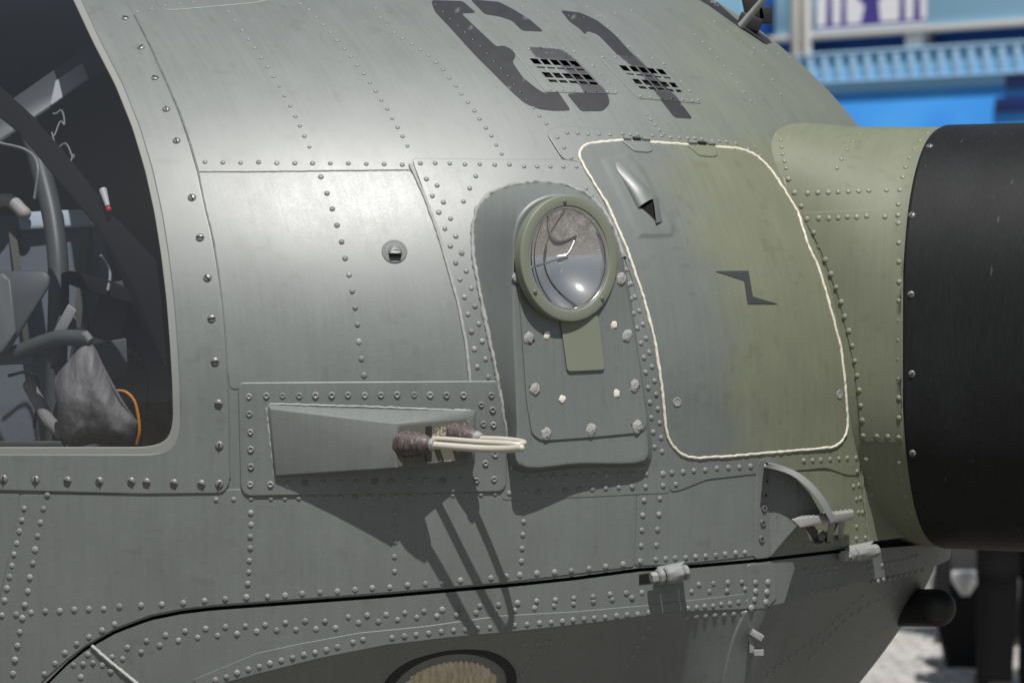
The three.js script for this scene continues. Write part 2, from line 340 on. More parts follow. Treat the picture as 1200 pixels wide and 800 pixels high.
// ================================================================ THE SETTING
{
  const cob = texture(512, (() => { const a = tileNoise(512, 40, 40, 71), b = tileNoise(512, 9, 9, 72), c = tileNoise(512, 256, 256, 73); return (i, j) => { const v = 108 + 50 * (a(i, j) - 0.5) + 30 * (b(i, j) - 0.5) + 30 * (c(i, j) - 0.5); return [v, v * 0.975, v * 0.93]; }; })(), true);
  cob.repeat.set(160, 160);
  const g = new THREE.PlaneGeometry(600, 600).rotateX(-Math.PI / 2);
  const ground = shade(new THREE.Mesh(g, std({ color: lin(0.95, 0.95, 0.95), map: cob, roughness: 0.95 }))); ground.name = 'ground'; ground.userData.kind = 'structure'; scene.add(ground);
  // setts where the ground shows under the nose
  const tones = [[0.36, 0.35, 0.33], [0.31, 0.305, 0.29], [0.4, 0.385, 0.36], [0.34, 0.32, 0.3]].map((c) => std({ color: lin(...c), roughness: 0.9 }));
  const shapes = [0, 1, 2].map((k) => { const P = []; for (const [x, z] of [[-1, -1], [1, -1], [1, 1], [-1, 1]]) { P.push(V(x * (0.072 + 0.006 * rnd()), 0, z * (0.05 + 0.005 * rnd()))); P.push(V(x * (0.06 + 0.008 * rnd()), 0.028, z * (0.04 + 0.006 * rnd()))); } P.push(V(0, 0.033, 0)); return toCreasedNormals(new ConvexGeometry(P), 0.5); });
  for (let r = 0; r < 26; r++) for (let c = 0; c < 11; c++) {
    const m = shade(new THREE.Mesh(shapes[(r * 5 + c * 3) % 3], tones[Math.floor(rnd() * 4)])); m.name = numbered('cobble');
    m.position.set(1.28 + c * 0.152 + (r % 2) * 0.076 + (rnd() - 0.5) * 0.01, -0.008 + rnd() * 0.006, -7.6 - r * 0.108 + (rnd() - 0.5) * 0.01); m.rotation.y = (rnd() - 0.5) * 0.1; ground.add(m);
  }
}
// the blue stand in the background
{
  const D = 30, a = 48 * Math.PI / 180, ux = V(Math.cos(a), 0, Math.sin(a)), nn = V(-Math.sin(a), 0, Math.cos(a)), up = V(0, 1, 0);
  const d0 = pixelRay(1035, 313), k0 = D / -d0.z, O = camera.position.clone().addScaledVector(d0, k0); O.y = 0;
  const hgt = (py) => EYE + (313 - py) * D / 4000;
  const uAt = (px) => { const d = pixelRay(px, 313), den = d.x * nn.x + d.z * nn.z, t = ((O.x - camera.position.x) * nn.x + (O.z - camera.position.z) * nn.z) / den, q = camera.position.clone().addScaledVector(d, t); return (q.x - O.x) * ux.x + (q.z - O.z) * ux.z; };
  const stand = thing('exhibition_stand', 'bright blue exhibition stand with pale balustrade behind the helicopter nose', 'stand', O);
  const bx = (name, u0, u1, y0, y1, z0, z1, mat, par = stand) => part(name, boxAt(O.clone().addScaledVector(ux, (u0 + u1) / 2).addScaledVector(up, (y0 + y1) / 2).addScaledVector(nn, (z0 + z1) / 2), ux, up, nn, Math.abs(u1 - u0) / 2, (y1 - y0) / 2, (z1 - z0) / 2, 0.004), mat, par);
  const blueMap = texture(256, (() => { const n1 = tileNoise(256, 5, 4, 81), n2 = tileNoise(256, 14, 9, 82); return (i, j) => { const v = n1(i, j) * 0.7 + n2(i, j) * 0.3; return [40 + 50 * v, 130 + 50 * v, 225 + 25 * v]; }; })(), true); blueMap.repeat.set(0.35, 0.35);
  const blue = std({ map: blueMap, roughness: 0.7 }), deep = std({ color: lin(0.012, 0.09, 0.36), roughness: 0.7 }), pale = std({ color: lin(0.22, 0.5, 0.78), roughness: 0.7 }), rail = std({ color: lin(0.38, 0.6, 0.82), roughness: 0.6 }), board = std({ color: lin(0.36, 0.66, 0.9), roughness: 0.6 }), white = std({ color: lin(0.62, 0.6, 0.56), roughness: 0.6 }), navy = std({ color: lin(0.012, 0.03, 0.16), roughness: 0.4 });
  bx('wall', -7, 5, 0, hgt(107), -4, 0, blue);
  bx('dark_band', -7, 5, hgt(60), hgt(-80), -4.02, -0.25, deep);
  const bal = bx('balustrade', -7, 5, hgt(107) + 0.003, hgt(62), -0.06, 0.02, pale);
  bx('handrail', -7, 5, hgt(62) + 0.002, hgt(58), -0.05, 0.05, rail, bal);
  for (let i = 0; i < 34; i++) { const u = -2.9 + i * 0.17; bx('baluster', u, u + 0.055, hgt(92), hgt(63), 0.022, 0.045, rail, bal); }
  bx('bottom_rail', -7, 5, hgt(95), hgt(92) - 0.002, 0.022, 0.05, rail, bal);
  const sb = bx('sign_board', -1.35, 5, hgt(33), hgt(-90), -0.12, -0.04, board);
  bx('sign_edge', -1.4, 5, hgt(41), hgt(34), -0.14, 0.0, white, sb);
  bx('sign_board', -7, -1.75, hgt(45), hgt(-90), -0.12, -0.04, board);
  const cv = document.createElement('canvas'); cv.width = 512; cv.height = 256; const c = cv.getContext('2d');
  c.fillStyle = '#f2f2f8'; c.fillRect(0, 0, 512, 256); c.fillStyle = '#4a3f92';
  c.fillRect(0, 232, 512, 14); c.beginPath(); c.moveTo(205, 236); c.lineTo(225, 150); c.lineTo(150, 60); c.lineTo(120, 0); c.lineTo(400, 0); c.lineTo(350, 70); c.lineTo(290, 130); c.lineTo(300, 236); c.fill();
  for (const [x, w] of [[40, 34], [110, 30], [385, 30], [450, 34]]) { c.beginPath(); c.moveTo(x, 236); c.lineTo(x + 8, 20); c.lineTo(x - 6, 0); c.lineTo(x + w + 10, 0); c.lineTo(x + w - 6, 30); c.lineTo(x + w, 236); c.fill(); }
  const ct = new THREE.CanvasTexture(cv); ct.colorSpace = THREE.SRGBColorSpace;
  const pu0 = uAt(955), pu1 = uAt(1083), pg = new THREE.PlaneGeometry(pu1 - pu0, hgt(-30) - hgt(31)); pg.rotateY(-a); const pc = O.clone().addScaledVector(ux, (pu0 + pu1) / 2).addScaledVector(nn, -0.03); pc.y = (hgt(-30) + hgt(31)) / 2; pg.translate(pc.x, pc.y, pc.z);
  part('poster', pg, std({ map: ct, roughness: 0.6 }), sb);
  for (const px of [935, 947]) { const u = uAt(px); bx('post', u - 0.03, u + 0.03, hgt(63), hgt(-90), -0.02, 0.06, white); }
  { const u = uAt(1066); bx('post', u - 0.1, u + 0.1, hgt(60), hgt(41) - 0.002, -0.2, -0.05, white); }
  { const u = uAt(1180), w = bx('window', u, u + 0.5, hgt(112), hgt(97), 0.003, 0.03, navy); bx('window', uAt(1168), uAt(1168) + 0.62, hgt(137), hgt(121), 0.003, 0.03, navy); }
}

// ================================================================ HELICOPTER: shell
const seam = [-260, 1200, -100, 1000, 0, 868, 40, 812, 59, 797, 75, 780, 100, 760, 135, 740, 175, 725, 212, 717.5, 250, 713, 299, 709.5, 450, 698.5, 599, 685.5, 675, 677.5, 750, 667.5, 807, 664, 885, 657, 985, 645.5, 1025, 640.5, 1062, 638, 1125, 632];
const chine = [-120, 1010, 40, 900, 150, 842, 220, 812, 300, 791, 375, 772, 450, 757, 525, 748, 600, 741, 700, 730, 790, 718, 880, 714, 920, 706, 960, 693, 1040, 675, 1075, 668, 1096, 663];
const windowEdge = pairs([30, -50, 62, -48, 84, -6, 110, 50, 136, 100, 156, 150, 171, 200, 182, 250, 190, 300, 196, 350, 200, 400, 203, 450, 204, 492, 200, 511, 189, 521, 170, 525, 0, 525, -420, 525, -420, -50]);
const sealEdge = pairs([24, -58, 68, -56, 93, -6, 119, 50, 145, 100, 165, 150, 180, 200, 191, 250, 199, 300, 205, 350, 209, 400, 212, 450, 213, 500, 208, 519, 196, 530, 178, 534, 0, 534, -432, 534, -432, -58]);
const vents = [{ TL: [619, 68], TR: [675, 71.5], BR: [703, 100.5], BL: [644, 97], plate: [600, 58, 606, 55, 672, 58, 676, 60, 724, 110, 640, 107.5], hole: [610, 63, 678, 66, 711, 105, 640, 102] },
  { TL: [723.5, 76], TR: [777, 81], BR: [803, 109.5], BL: [750, 104.5], plate: [701, 66, 706, 64, 768, 68, 774, 70, 822, 121, 748, 115], hole: [716, 71, 780, 77, 810, 114, 748, 109] }];
vents.forEach((v) => { v.plate = pairs(v.plate); v.hole = pairs(v.hole); });
const lampHole = Array.from({ length: 32 }, (_, k) => [655 + 50 * Math.cos(k * Math.PI / 16), 304 + 60 * Math.sin(k * Math.PI / 16)]);
const holeTest = [lampHole, ...vents.map((v) => v.hole), pairs([24, -62, 84, -62, 110, -6, 134, 46, 160, 96, 182, 150, 196, 200, 206, 250, 214, 300, 220, 350, 224, 400, 227, 450, 228, 504, 222, 528, 204, 542, 180, 546, 0, 546, -425, 546, -425, -62])];
const wOf = (p) => { const [X, y, Z] = toM(p), [f, l] = fl(X, Z), { f0, A, B } = sec(y); return f > f0 ? Math.atan2(l / B, (f - f0) / A) : Math.PI / 2 + (f0 - f) / 800; };
const wPoint = (w, y) => {
  const { f0, A, B } = sec(y), s = Math.sign(w), u = Math.abs(w);
  const [f, l] = u < Math.PI / 2 ? [f0 + A * Math.cos(u), s * B * Math.sin(u)] : [f0 - (u - Math.PI / 2) * 800, s * B];
  const [X, Z] = unfl(f, l); return toW(X, y, Z);
};
function lineInW(path, shift) {                                        // a drawn line, as height over the plan parameter
  const a = [];
  for (const [x, y] of densify(pairs(path), 12, false)) { const p = cast(gNose, x, y + shift); if (p) { const m = toM(p); a.push([wOf(p), m[1]]); } }
  a.sort((p, q) => p[0] - q[0]);
  return table(a.flat());
}
function shellGeometry(ws, rowsAt, nrow, color, drop) {
  const pos = [], nor = [], col = [], uv = [], idx = [], scr = [];
  for (const w of ws) for (let r = 0; r <= nrow; r++) {
    const y = rowsAt(w, r / nrow), p = wPoint(w, y), n = gradient(gNose, p), q = waved(p, n), s = project(q.p);
    pos.push(q.p.x, q.p.y, q.p.z); nor.push(q.n.x, q.n.y, q.n.z); col.push(...color(s[0], s[1], q.p)); uv.push(...skinUV(p, gNose)); scr.push(s[0], s[1], w);
  }
  const R = nrow + 1;
  for (let i = 0; i < ws.length - 1; i++) for (let r = 0; r < nrow; r++) {
    const a = i * R + r, b = a + R, four = [a, b, b + 1, a + 1];
    if (drop && ws[i] > 0.35 && four.every((k) => drop(scr[k * 3], scr[k * 3 + 1]))) continue;
    idx.push(a, b + 1, b, a, a + 1, b + 1);
  }
  const g = new THREE.BufferGeometry(); g.setAttribute('position', new THREE.Float32BufferAttribute(pos, 3)); g.setAttribute('normal', new THREE.Float32BufferAttribute(nor, 3)); g.setAttribute('color', new THREE.Float32BufferAttribute(col, 3)); g.setAttribute('uv', new THREE.Float32BufferAttribute(uv, 2)); g.setIndex(idx); return g;
}
const W1 = Math.PI / 2 + 6, ws = [];
for (let w = -W1; w < -2.4; w += 0.2) ws.push(w);
for (let w = -2.4; w < -0.3; w += 0.07) ws.push(w);
for (let w = -0.3; w < 2.45; w += 0.0105) ws.push(w);
for (let w = 2.45; w <= W1; w += 0.1) ws.push(w);
const ySeam = lineInW(seam, -2.1), ySeam2 = lineInW(seam, 2.1), yChine = lineInW(chine, 0);
const skin = part('fuselage_skin', shellGeometry(ws, (w, t) => { const yb = w < 0.3 ? 652 : ySeam(w); const e = t < 0.2 ? 0 : (t - 0.2) / 0.8; return t < 0.2 ? lerp(yb, YM, t / 0.2) : YM - RV * Math.sin(e * Math.PI / 2 * 0.995); }, 150, paintAt, (x, y) => holeTest.some((h) => inside(h, x, y))), M.paint, heli);
const lowSkin = part('lower_hull_skin', shellGeometry(ws.filter((w) => w > -0.5 && w < 2.6), (w, t) => lerp(Math.max(yChine(w), ySeam2(w) + 2), ySeam2(w), t), 14, tone(0.97), null), M.paint, heli);
part('hull_seal', shellGeometry(ws.filter((w) => w > -0.5 && w < 2.6), (w, t) => ySeam(w) + 16 - 26 * t, 2, flat(0.01, 0.01, 0.01), null).translate(-0.012, 0, -0.012), M.void, heli);

// belly below the chine
const bellyTilt = table([0, 0.95, 700, 0.95, 770, 0.8, 820, 0.42, 850, 0.34, 885, 0.3, 925, 0.62, 1000, 0.7, 1098, 0.75]);
const bellyX = table([-120, -120, 600, 600, 880, 862, 920, 885, 960, 905, 1040, 958, 1075, 985, 1096, 1000]);
const chinePts = densify(pairs(chine), 10, false).filter(([x, y]) => x > -110 && on(x, y));

const bellyPoint = (u, v) => {
  const k = u * (chinePts.length - 1), i = Math.min(chinePts.length - 2, Math.floor(k)), t = k - i, x = lerp(chinePts[i][0], chinePts[i + 1][0], t), y = lerp(chinePts[i][1], chinePts[i + 1][1], t);
  const c = on(x, y, -0.4); const top = c.p, drop = 260 * v, xd = x + (bellyX(x) - x) * (drop / 180) ** 1.3, bul = 1 - 0.12 * Math.sin(v * Math.PI);
  return V(top.x + (xd - x) * U, top.y - drop * U, top.z - drop * bellyTilt(x) * U * bul);
};
const belly = part('belly', quadGrid((u, v) => bellyPoint(u, v), 300, 80, (u, v, p) => paintAt(400, 720, p)), M.paint, heli);
belly.geometry.computeVertexNormals();
const lowerFloor = (() => { const s = new THREE.Shape(); for (let i = 0; i <= 60; i++) { const w = -W1 + 2 * W1 * i / 60, p = wPoint(w, 632), q = [p.x * 0.96, -(p.z + 0.55) * 0.96 + 0.55]; if (i) s.lineTo(...q); else s.moveTo(...q); } return new THREE.ShapeGeometry(s).rotateX(-Math.PI / 2).translate(0, toW(0, 632, 0).y, 0); })();
part('cockpit_floor', lowerFloor, M.interior, heli);
{ const a = wPoint(W1, 540), b = wPoint(-W1, 540), lo = toW(0, 900, 0).y, hi = toW(0, -150, 0).y; part('bulkhead', quadGrid((u, v) => V(lerp(a.x, b.x, u), lerp(lo, hi, v), lerp(a.z, b.z, u)), 2, 2), M.interior, heli); }

// skin sheets
sheet('skin_panel', [172, -60, 179, -8, 186, 8, 196, 12, 300, 3, 345, -8, 420, -50], { lift: 0.9 });
const sidePanel = sheet('skin_panel', [231, 203, 300, 203, 481, 201, 497, 230, 512, 272, 525, 315, 536, 355, 545, 400, 550, 455, 270, 455, 263, 400, 257, 340, 246, 275], { lift: 0.9, round: 5, color: tone(1.03) });
sheet('skin_panel', [-60, 580, 22, 579, 19, 600, 10, 650, -2, 702, -60, 830], { lift: 1.2, round: 3 });
sheet('skin_panel', [23.5, 580, 246, 578, 745, 578, 744.5, 600, 742, 663, 599, 680.5, 450, 693.5, 299, 704.5, 250, 708, 212, 712.5, 175, 720, 135, 735, 100, 755, 75, 774, 50, 796, 20, 832, -60, 920, -56, 832, 0, 702, 11.5, 650, 20.5, 600], { lift: 1.2, round: 3, color: tone(0.985) });
sheet('skin_panel', [747, 577, 886, 553, 887, 650, 807, 659, 780, 661, 744.5, 662, 746.5, 600], { lift: 1.2, round: 3, color: tone(1.01) });
sheet('skin_panel', [888, 553, 1004, 553, 1012, 600, 1017, 636, 985, 640, 889, 650], { lift: 1.2, round: 3 });
sheet('skin_panel', [244, 577, 250, 574, 620, 574, 620, 583, 560, 587, 400, 594, 266, 592, 250, 587], { lift: 1.3, round: 5 });
const lampDoubler = sheet('skin_panel', [483, 187, 598, 188, 659, 188, 690, 192, 740, 330, 770, 420, 783, 520, 783.5, 577, 745, 578.5, 700, 581, 600, 585, 588, 585, 588, 452, 552, 452, 547, 400, 538, 355, 527, 315, 514, 272, 499, 230], { lift: 1.8, round: 5, skip: (x, y) => inside(lampHole, x, y) });
const doorDoubler = sheet('skin_panel', [641, 157, 648, 151, 668, 150, 722, 154, 862, 163, 893, 170, 913, 205, 943, 262, 972, 330, 991, 400, 1001, 450, 1005, 500, 1006, 556, 992, 556, 967, 547, 950, 549, 880, 555, 827, 561, 800, 572, 785, 576, 783, 515, 772, 440, 742, 330, 700, 215, 680, 190, 660, 187], { lift: 2.3, round: 6 });
bead('sealant_bead', [480, 193, 497, 230, 512.5, 272, 525.5, 315, 536.5, 355, 545.5, 400, 551, 449], 2.2, 1.2, M.sealant);
bead('sealant_bead', [231, 201, 300, 201, 481, 199], 0.9, 0, M.paintBead, heli, { jitter: 0.4 });
bead('sealant_bead', [158, 18, 178, 58, 195, 96, 210, 131, 223, 169, 232.5, 204, 241, 246, 249, 276, 255, 312, 261, 362, 264.5, 400, 267, 462, 269, 560], 1.2, 0.5, M.grey, heli, { jitter: 0.5 });
// lower hull doubler along the chine
sheet('hull_strake', [226, 797, 300, 766, 350, 755, 420, 742, 500, 734, 585, 722, 675, 717, 755, 710, 800, 705, 874, 696, 876, 712.5, 790, 716, 700, 728, 600, 739, 525, 746, 450, 755, 375, 770, 300, 789, 240, 805], { lift: 1, round: 3, color: tone(0.97) });
const strap = sheet('hull_strap', [876, 662, 905, 659, 909, 700, 898, 712, 876, 713], { lift: 1.6, round: 3, color: tone(0.97) });

// window
const frame = sheet('window_frame', [60, -105, 100, -100, 142, -4, 155, 20, 175, 60, 192, 97, 207, 132, 220, 170, 230, 205, 239, 248, 246, 275, 252, 310, 259, 360, 262, 400, 265, 462, 267, 566, 261, 576, 170, 577, 0, 572.5, -470, 572.5, -470, -105], { lift: 3.2, hole: sealEdge, holeRound: 10, round: 6, bevel: 2, color: tone(1.0), label: 'grey metal frame of the cockpit window, held by slotted screws' });
part('window_seal', sheetGeometry(roundPoly(sealEdge, 10), { lift: 2.2, hole: roundPoly(windowEdge, 10), bevel: 1.4, step: 6, color: flat(0.2, 0.205, 0.195) }), std({ vertexColors: true, roughness: 0.6 }), heli);
part('window_pane', sheetGeometry(roundPoly(windowEdge.map(([x, y]) => [x, y]), 10), { lift: 0.6, rim: false, step: 9 }), M.tinted, heli);

// painted number and marks
const digits = [[505, 0, 542, 1, 558, 15, 541, 15.5, 544, 19, 582, 55, 589, 53, 600, 58, 605, 66, 600, 72, 612, 90, 625, 101, 637, 109, 654, 107.5, 669, 129.5, 650, 130, 632, 128, 615, 121, 600, 108, 557, 65, 527, 32, 509, 13],
  [551, -1, 585, 2, 602, 11, 620, 22, 637, 37, 612, 36, 600, 24, 585, 19, 568, 16.5], [619, 56, 650, 57, 662, 61, 675, 71, 695, 91, 712, 110, 715, 121, 707, 130, 681, 130.5, 664, 110, 685, 109, 678, 100, 655, 76, 645, 71, 628, 68],
  [657, 12, 680, 15, 700, 24, 720, 40, 740, 62, 755, 76, 795, 117, 812, 139, 791, 138, 775, 118, 750, 86, 727, 68, 710, 50, 700, 40, 688, 36, 686, 41, 680, 34, 667, 25]].map(pairs);
const inDigit = (x, y) => digits.some((d) => inside(d, x, y));
const DARK = [0.016, 0.017, 0.022];
const worn = (px, py, p) => { const t = 1 + 0.35 * nz(p.x * 60, p.y * 60, p.z * 60) + 0.25 * nz(p.x * 170, p.y * 170, p.z * 170); const q = nz(p.x * 95, p.y * 95, p.z * 95) + 0.6 * nz(p.x * 240, p.y * 240, p.z * 240); return DARK.map((c, i) => q > 0.72 ? lerp(c, GREY[i], 0.7) : c * t); };
for (const ds of [digits.slice(0, 3), digits.slice(3)]) part('painted_digit', mergeGeometries(ds.map((d) => sheetGeometry(roundPoly(d, 4), { lift: 0.32, step: 4, rim: false, color: worn, skip: (x, y) => vents.some((v) => inside(v.hole, x, y)) }))), M.matte, heli, ds.length > 1 ? 'dark stencilled figure 6' : 'dark stencilled figure 1');
part('painted_stripe', sheetGeometry(pairs([812, -4, 836, -2, 852, 13, 868, 27, 905, 50, 898, 52, 862, 29, 845, 17, 830, 6]), { lift: 0.32, step: 4, rim: false, color: worn }), M.matte, heli);
for (const v of vents) {
  const at = (a, b) => [lerp(lerp(v.TL[0], v.TR[0], a), lerp(v.BL[0], v.BR[0], a), b), lerp(lerp(v.TL[1], v.TR[1], a), lerp(v.BL[1], v.BR[1], a), b)];
  const colr = (x, y, p) => inDigit(x, y) ? worn(x, y, p) : paintAt(x, y, p);
  const plate = sheet('vent_plate', v.plate, { lift: 1, step: 1.2, round: 3, hole: [at(0, 0), at(1, 0), at(1, 1), at(0, 1)], holeRound: 1, bevel: 0.5, color: colr });
  const strip = (a0, b0, a1, b1, l) => part('vent_bar', sheetGeometry([at(a0, b0), at(a1, b0), at(a1, b1), at(a0, b1)], { lift: l, step: 1.2, bevel: 0.4, color: colr }), M.paint, plate);
  strip(0, 0.26, 1, 0.33, 0.9); strip(0, 0.42, 1, 0.56, 0.9); strip(0, 0.8, 1, 0.86, 0.9);
  for (let k = 1; k < 5; k++) strip(k / 5 - 0.012, 0, k / 5 + 0.012, 1, 1.3);
  part('vent_box', hull([...v.hole].flatMap(([x, y]) => [off(x, y, -14), off(x, y, -70)])), M.void, plate);
}

// ---------------------------------------------------------------- antenna unit on its plate
const aPlate = sheet('antenna_plate', [281, 450, 586, 448, 591, 455, 591, 568, 586, 574, 290, 579, 284, 572], { lift: 4.2, round: 5, bevel: 2, color: tone(0.97) });
{
  const o = (x, y, d) => off(x, y, d);
  const body = part('antenna_fairing', hull([o(314, 475, 3), o(556, 482, 5), o(555, 540, 5), o(322, 558, 3), o(318, 480, 9), o(324, 556, 8), o(462, 497, 45), o(463, 547, 45), o(553, 490, 11), o(553, 540, 11)], 1.6 * U), M.grey, heli, 'grey wedge shaped antenna fairing with chipped end');
  const e = [o(466, 499, 44.5), o(548, 491, 14), o(548, 538, 14), o(466, 546, 44.5)];
  const en = e[1].clone().sub(e[0]).cross(e[3].clone().sub(e[0])).normalize().negate(); if (en.z < 0) en.negate();
  const E = (u, v, l = 1.8) => e[0].clone().lerp(e[1], u).lerp(e[3].clone().lerp(e[2], u), v).addScaledVector(en, l * U);
  part('end_plate', quadGrid((u, v) => E(u, v), 150, 84, (u, v) => { const q = 0.5 * nz(u * 5, v * 3, 2) + 0.35 * nz(u * 23, v * 14, 4) + 0.3 * nz(u * 60, v * 34, 8) + 0.5 * smooth(0.34, 0.0, Math.hypot(u - 0.62, (v - 0.35) * 0.8)) - 0.1 + 0.3 * smooth(0.07, 0.0, 1 - v); return q > 0.3 ? [0.42, 0.36, 0.28] : q < -0.75 ? [0.03, 0.03, 0.03] : [0.11 + 0.02 * q, 0.108 + 0.02 * q, 0.085]; }), std({ vertexColors: true, roughness: 0.55 }), body);
  part('slot', merge([quadGrid((u, v) => E(lerp(0.38, 0.47, u), lerp(0.08, 0.42, v), 2.6), 1, 1), quadGrid((u, v) => E(lerp(0.38, 0.47, u), lerp(0.72, 0.93, v), 2.6), 1, 1)]), M.darkSlot, body);
  const maroon = texture(256, (() => { const n1 = tileNoise(256, 24, 24, 91), n2 = tileNoise(256, 90, 90, 92); return (i, j) => { const q = n1(i, j) * 0.6 + n2(i, j) * 0.4; return q > 0.76 ? [128, 122, 118] : q < 0.28 ? [44, 38, 40] : [72 + 16 * q, 63 + 14 * q, 62 + 14 * q]; }; })(), true);
  const mm = std({ map: maroon, roughness: 0.5 });
  const sleeve = (a, b, r) => { const d = b.clone().sub(a), h = d.length(); const s = part('insulator', lathe([[r * 1.08, -0.012], [r * 1.08, 0], [r, 0.002], [r * 0.93, h * 0.4], [r * 0.7, h * 0.75], [r * 0.5, h * 0.97], [0, h]], a, d, 28), mm, heli, 'brown insulator sleeve'); part('collar', rod(a.clone().lerp(b, 0.84), a.clone().lerp(b, 1.06), 8.5 * U, 7 * U), M.worn, s); };
  sleeve(o(477, 520, 40), o(507, 521, 62), 15 * U); sleeve(o(534, 508, 18), o(562, 514, 45), 12.5 * U);
  const rodM = std({ color: lin(0.5, 0.465, 0.4), roughness: 0.42, metalness: 0.15, bumpMap, bumpScale: 0.0003 });
  part('antenna_rod', tubeGeo([o(503, 521, 58), o(540, 524, 84), o(572, 526, 108), o(598, 526, 132), o(611, 525, 146)], 4.3 * U, 60, 14), rodM, heli);
  part('antenna_loop', tubeGeo([o(503, 515, 26), o(520, 515, 41), o(560, 518, 74), o(596, 520, 101), o(608, 521, 108), o(614, 519, 102), o(607, 517, 90), o(588, 515, 70), o(560, 514, 43)], 3.6 * U, 110, 14), rodM, heli, 'pale looped antenna rod');
}
bead('sealant_bead', [312, 477, 316, 510, 322, 560], 1.6, 3.2, M.sealant, heli, { jitter: 0.8 });
bead('sealant_bead', [316, 473, 420, 476, 550, 481], 1.4, 3.4, M.sealant, heli, { jitter: 0.6 });

// ---------------------------------------------------------------- landing lamp and its housing
{
  const P0 = off(605, 545, 33), P1 = off(758, 537, 15), P2 = off(714, 276, 44), n = P1.clone().sub(P0).cross(P2.clone().sub(P0)).normalize();
  const az = Math.atan2(n.x, n.z), el = Math.asin(n.y); 
  const pl = (px, py, l = 0) => { const d = pixelRay(px, py), t = P0.clone().sub(camera.position).dot(n) / d.dot(n); return camera.position.clone().addScaledVector(d, t).addScaledVector(n, l * U); };
  const foot = pairs([600, 549, 592, 500, 582, 440, 571, 390, 561, 340, 554, 300, 553, 270, 558, 246, 573, 228, 598, 218, 628, 214, 660, 217, 686, 228, 706, 246, 720, 272, 730, 302, 738, 337, 748, 400, 758, 470, 764, 540, 758, 545, 680, 548]);
  const rim = pairs([608, 544, 606, 500, 604, 440, 602, 390, 601, 340, 601, 300, 602, 275, 608, 254, 622, 238, 640, 229, 658, 227, 676, 231, 692, 243, 706, 262, 716, 285, 723, 308, 730, 340, 740, 400, 751, 470, 759, 533, 753, 540, 680, 543]);
  const S = 5, N = foot.length * S, loop = (a, r) => new THREE.CatmullRomCurve3(a.map(([x, y]) => V(x, y, 0)), true, 'centripetal');
  const cf = loop(foot), cr = loop(rim), at = (c, k) => { const p = c.getPoint((k % N) / N); return [p.x, p.y]; };
  const cx = 664, cy = 390;
  const ring = (k, j) => {                                             // from the skin out to the rounded rim
    const [fx, fy] = at(cf, k), [rx, ry] = at(cr, k), base = on(fx, fy, 0.5).p, r = pl(rx, ry), w = V(0, 0, 0).copy(r).sub(base);
    const inn = pl(lerp(rx, cx, 0.035), lerp(ry, cy, 0.02), 0);
    if (j === 0) return base; if (j < 5) return base.clone().addScaledVector(w, j / 5 * 0.97);
    const t = (j - 5) / 3; const c0 = base.clone().addScaledVector(w, 0.95), c2 = inn; return c0.clone().multiplyScalar((1 - t) ** 2).addScaledVector(r, 2 * t * (1 - t)).addScaledVector(c2, t * t);
  };
  const walls = quadGrid((u, v) => ring(Math.round(u * N), Math.round(v * 8)), N, 8, (u, v, p) => { const w = nz(p.x * 90, p.y * 90, p.z * 90) + 0.6 * nz(p.x * 260, p.y * 260, p.z * 260); const s = project(p); return tone(1)(500, 500, p); });
  const house = part('lamp_housing', walls, M.paint, heli, 'grey lamp housing with worn edges and sealed base');
  // flat front with a round opening
  const e1 = V(Math.cos(az), 0, -Math.sin(az)), e2 = n.clone().cross(e1).normalize(), C0 = pl(662, 303);
  const to2 = (p) => { const d = p.clone().sub(C0); return new THREE.Vector2(d.dot(e1), d.dot(e2)); };
  const basis = new THREE.Matrix4().makeBasis(e1, e2, n).setPosition(C0);
  const flatOn = (pts, l0, th, hole, bev = 0.5) => { const s = new THREE.Shape(pts.map(([x, y]) => to2(pl(x, y)))); if (hole) { const h = new THREE.Path(); h.absellipse(hole[0] * U, hole[1] * U, hole[2] * U * 0.92, hole[2] * U, 0, Math.PI * 2, true); s.holes.push(h); } const g = th ? new THREE.ExtrudeGeometry(s, { depth: th * U, bevelEnabled: true, bevelSize: bev * U, bevelThickness: bev * U, bevelSegments: 2, curveSegments: 64 }) : new THREE.ShapeGeometry(s, 64); g.translate(0, 0, l0 * U).applyMatrix4(basis); const c = []; for (let i = 0; i < g.attributes.position.count; i++) { const p = V().fromBufferAttribute(g.attributes.position, i); c.push(...paintAt(500, 500, p)); } g.setAttribute('color', new THREE.Float32BufferAttribute(c, 3)); return g; };
  const inner = []; for (let k = 0; k < N; k++) { const [rx, ry] = at(cr, k); inner.push([lerp(rx, cx, 0.034), lerp(ry, cy, 0.019)]); }
  const HR = 66;
  part('front_panel', flatOn(inner, -0.05, 0, [2, 0, HR]), M.paint, house);
  const arc = []; for (let k = 0; k <= 24; k++) { const t = Math.PI * k / 24; arc.push([664 + 58 * Math.cos(t) - 4 * Math.sin(t), 306 + 66 * Math.sin(t)]); }
  const cover = part('cover_plate', flatOn([...roundPoly(pairs([606, 315, 612, 400, 617, 470, 623, 508, 634, 516, 690, 512, 744, 507, 755, 503, 757, 492, 747, 420, 737, 360, 728, 318]), 5), ...arc], 0.2, 1.2), M.paint, house);
  part('slot', flatOn(pairs([663, 431, 707, 429, 708, 437, 664, 440]), 1.8, 0), M.darkSlot, house);
  part('olive_tab', flatOn(roundPoly(pairs([655, 372, 699, 370, 706.5, 433, 663.5, 435]), 4), 2.6, 1.6), M.olive, house, 'olive metal tab below the lamp');
  // lamp
  const la = az + 8 * Math.PI / 180, le = el, OV = Math.min(1, 0.77 / Math.cos(la)), ln = V(Math.sin(la) * Math.cos(le), Math.sin(le), Math.cos(la) * Math.cos(le)), LC = pl(662.5, 303.5, 12);
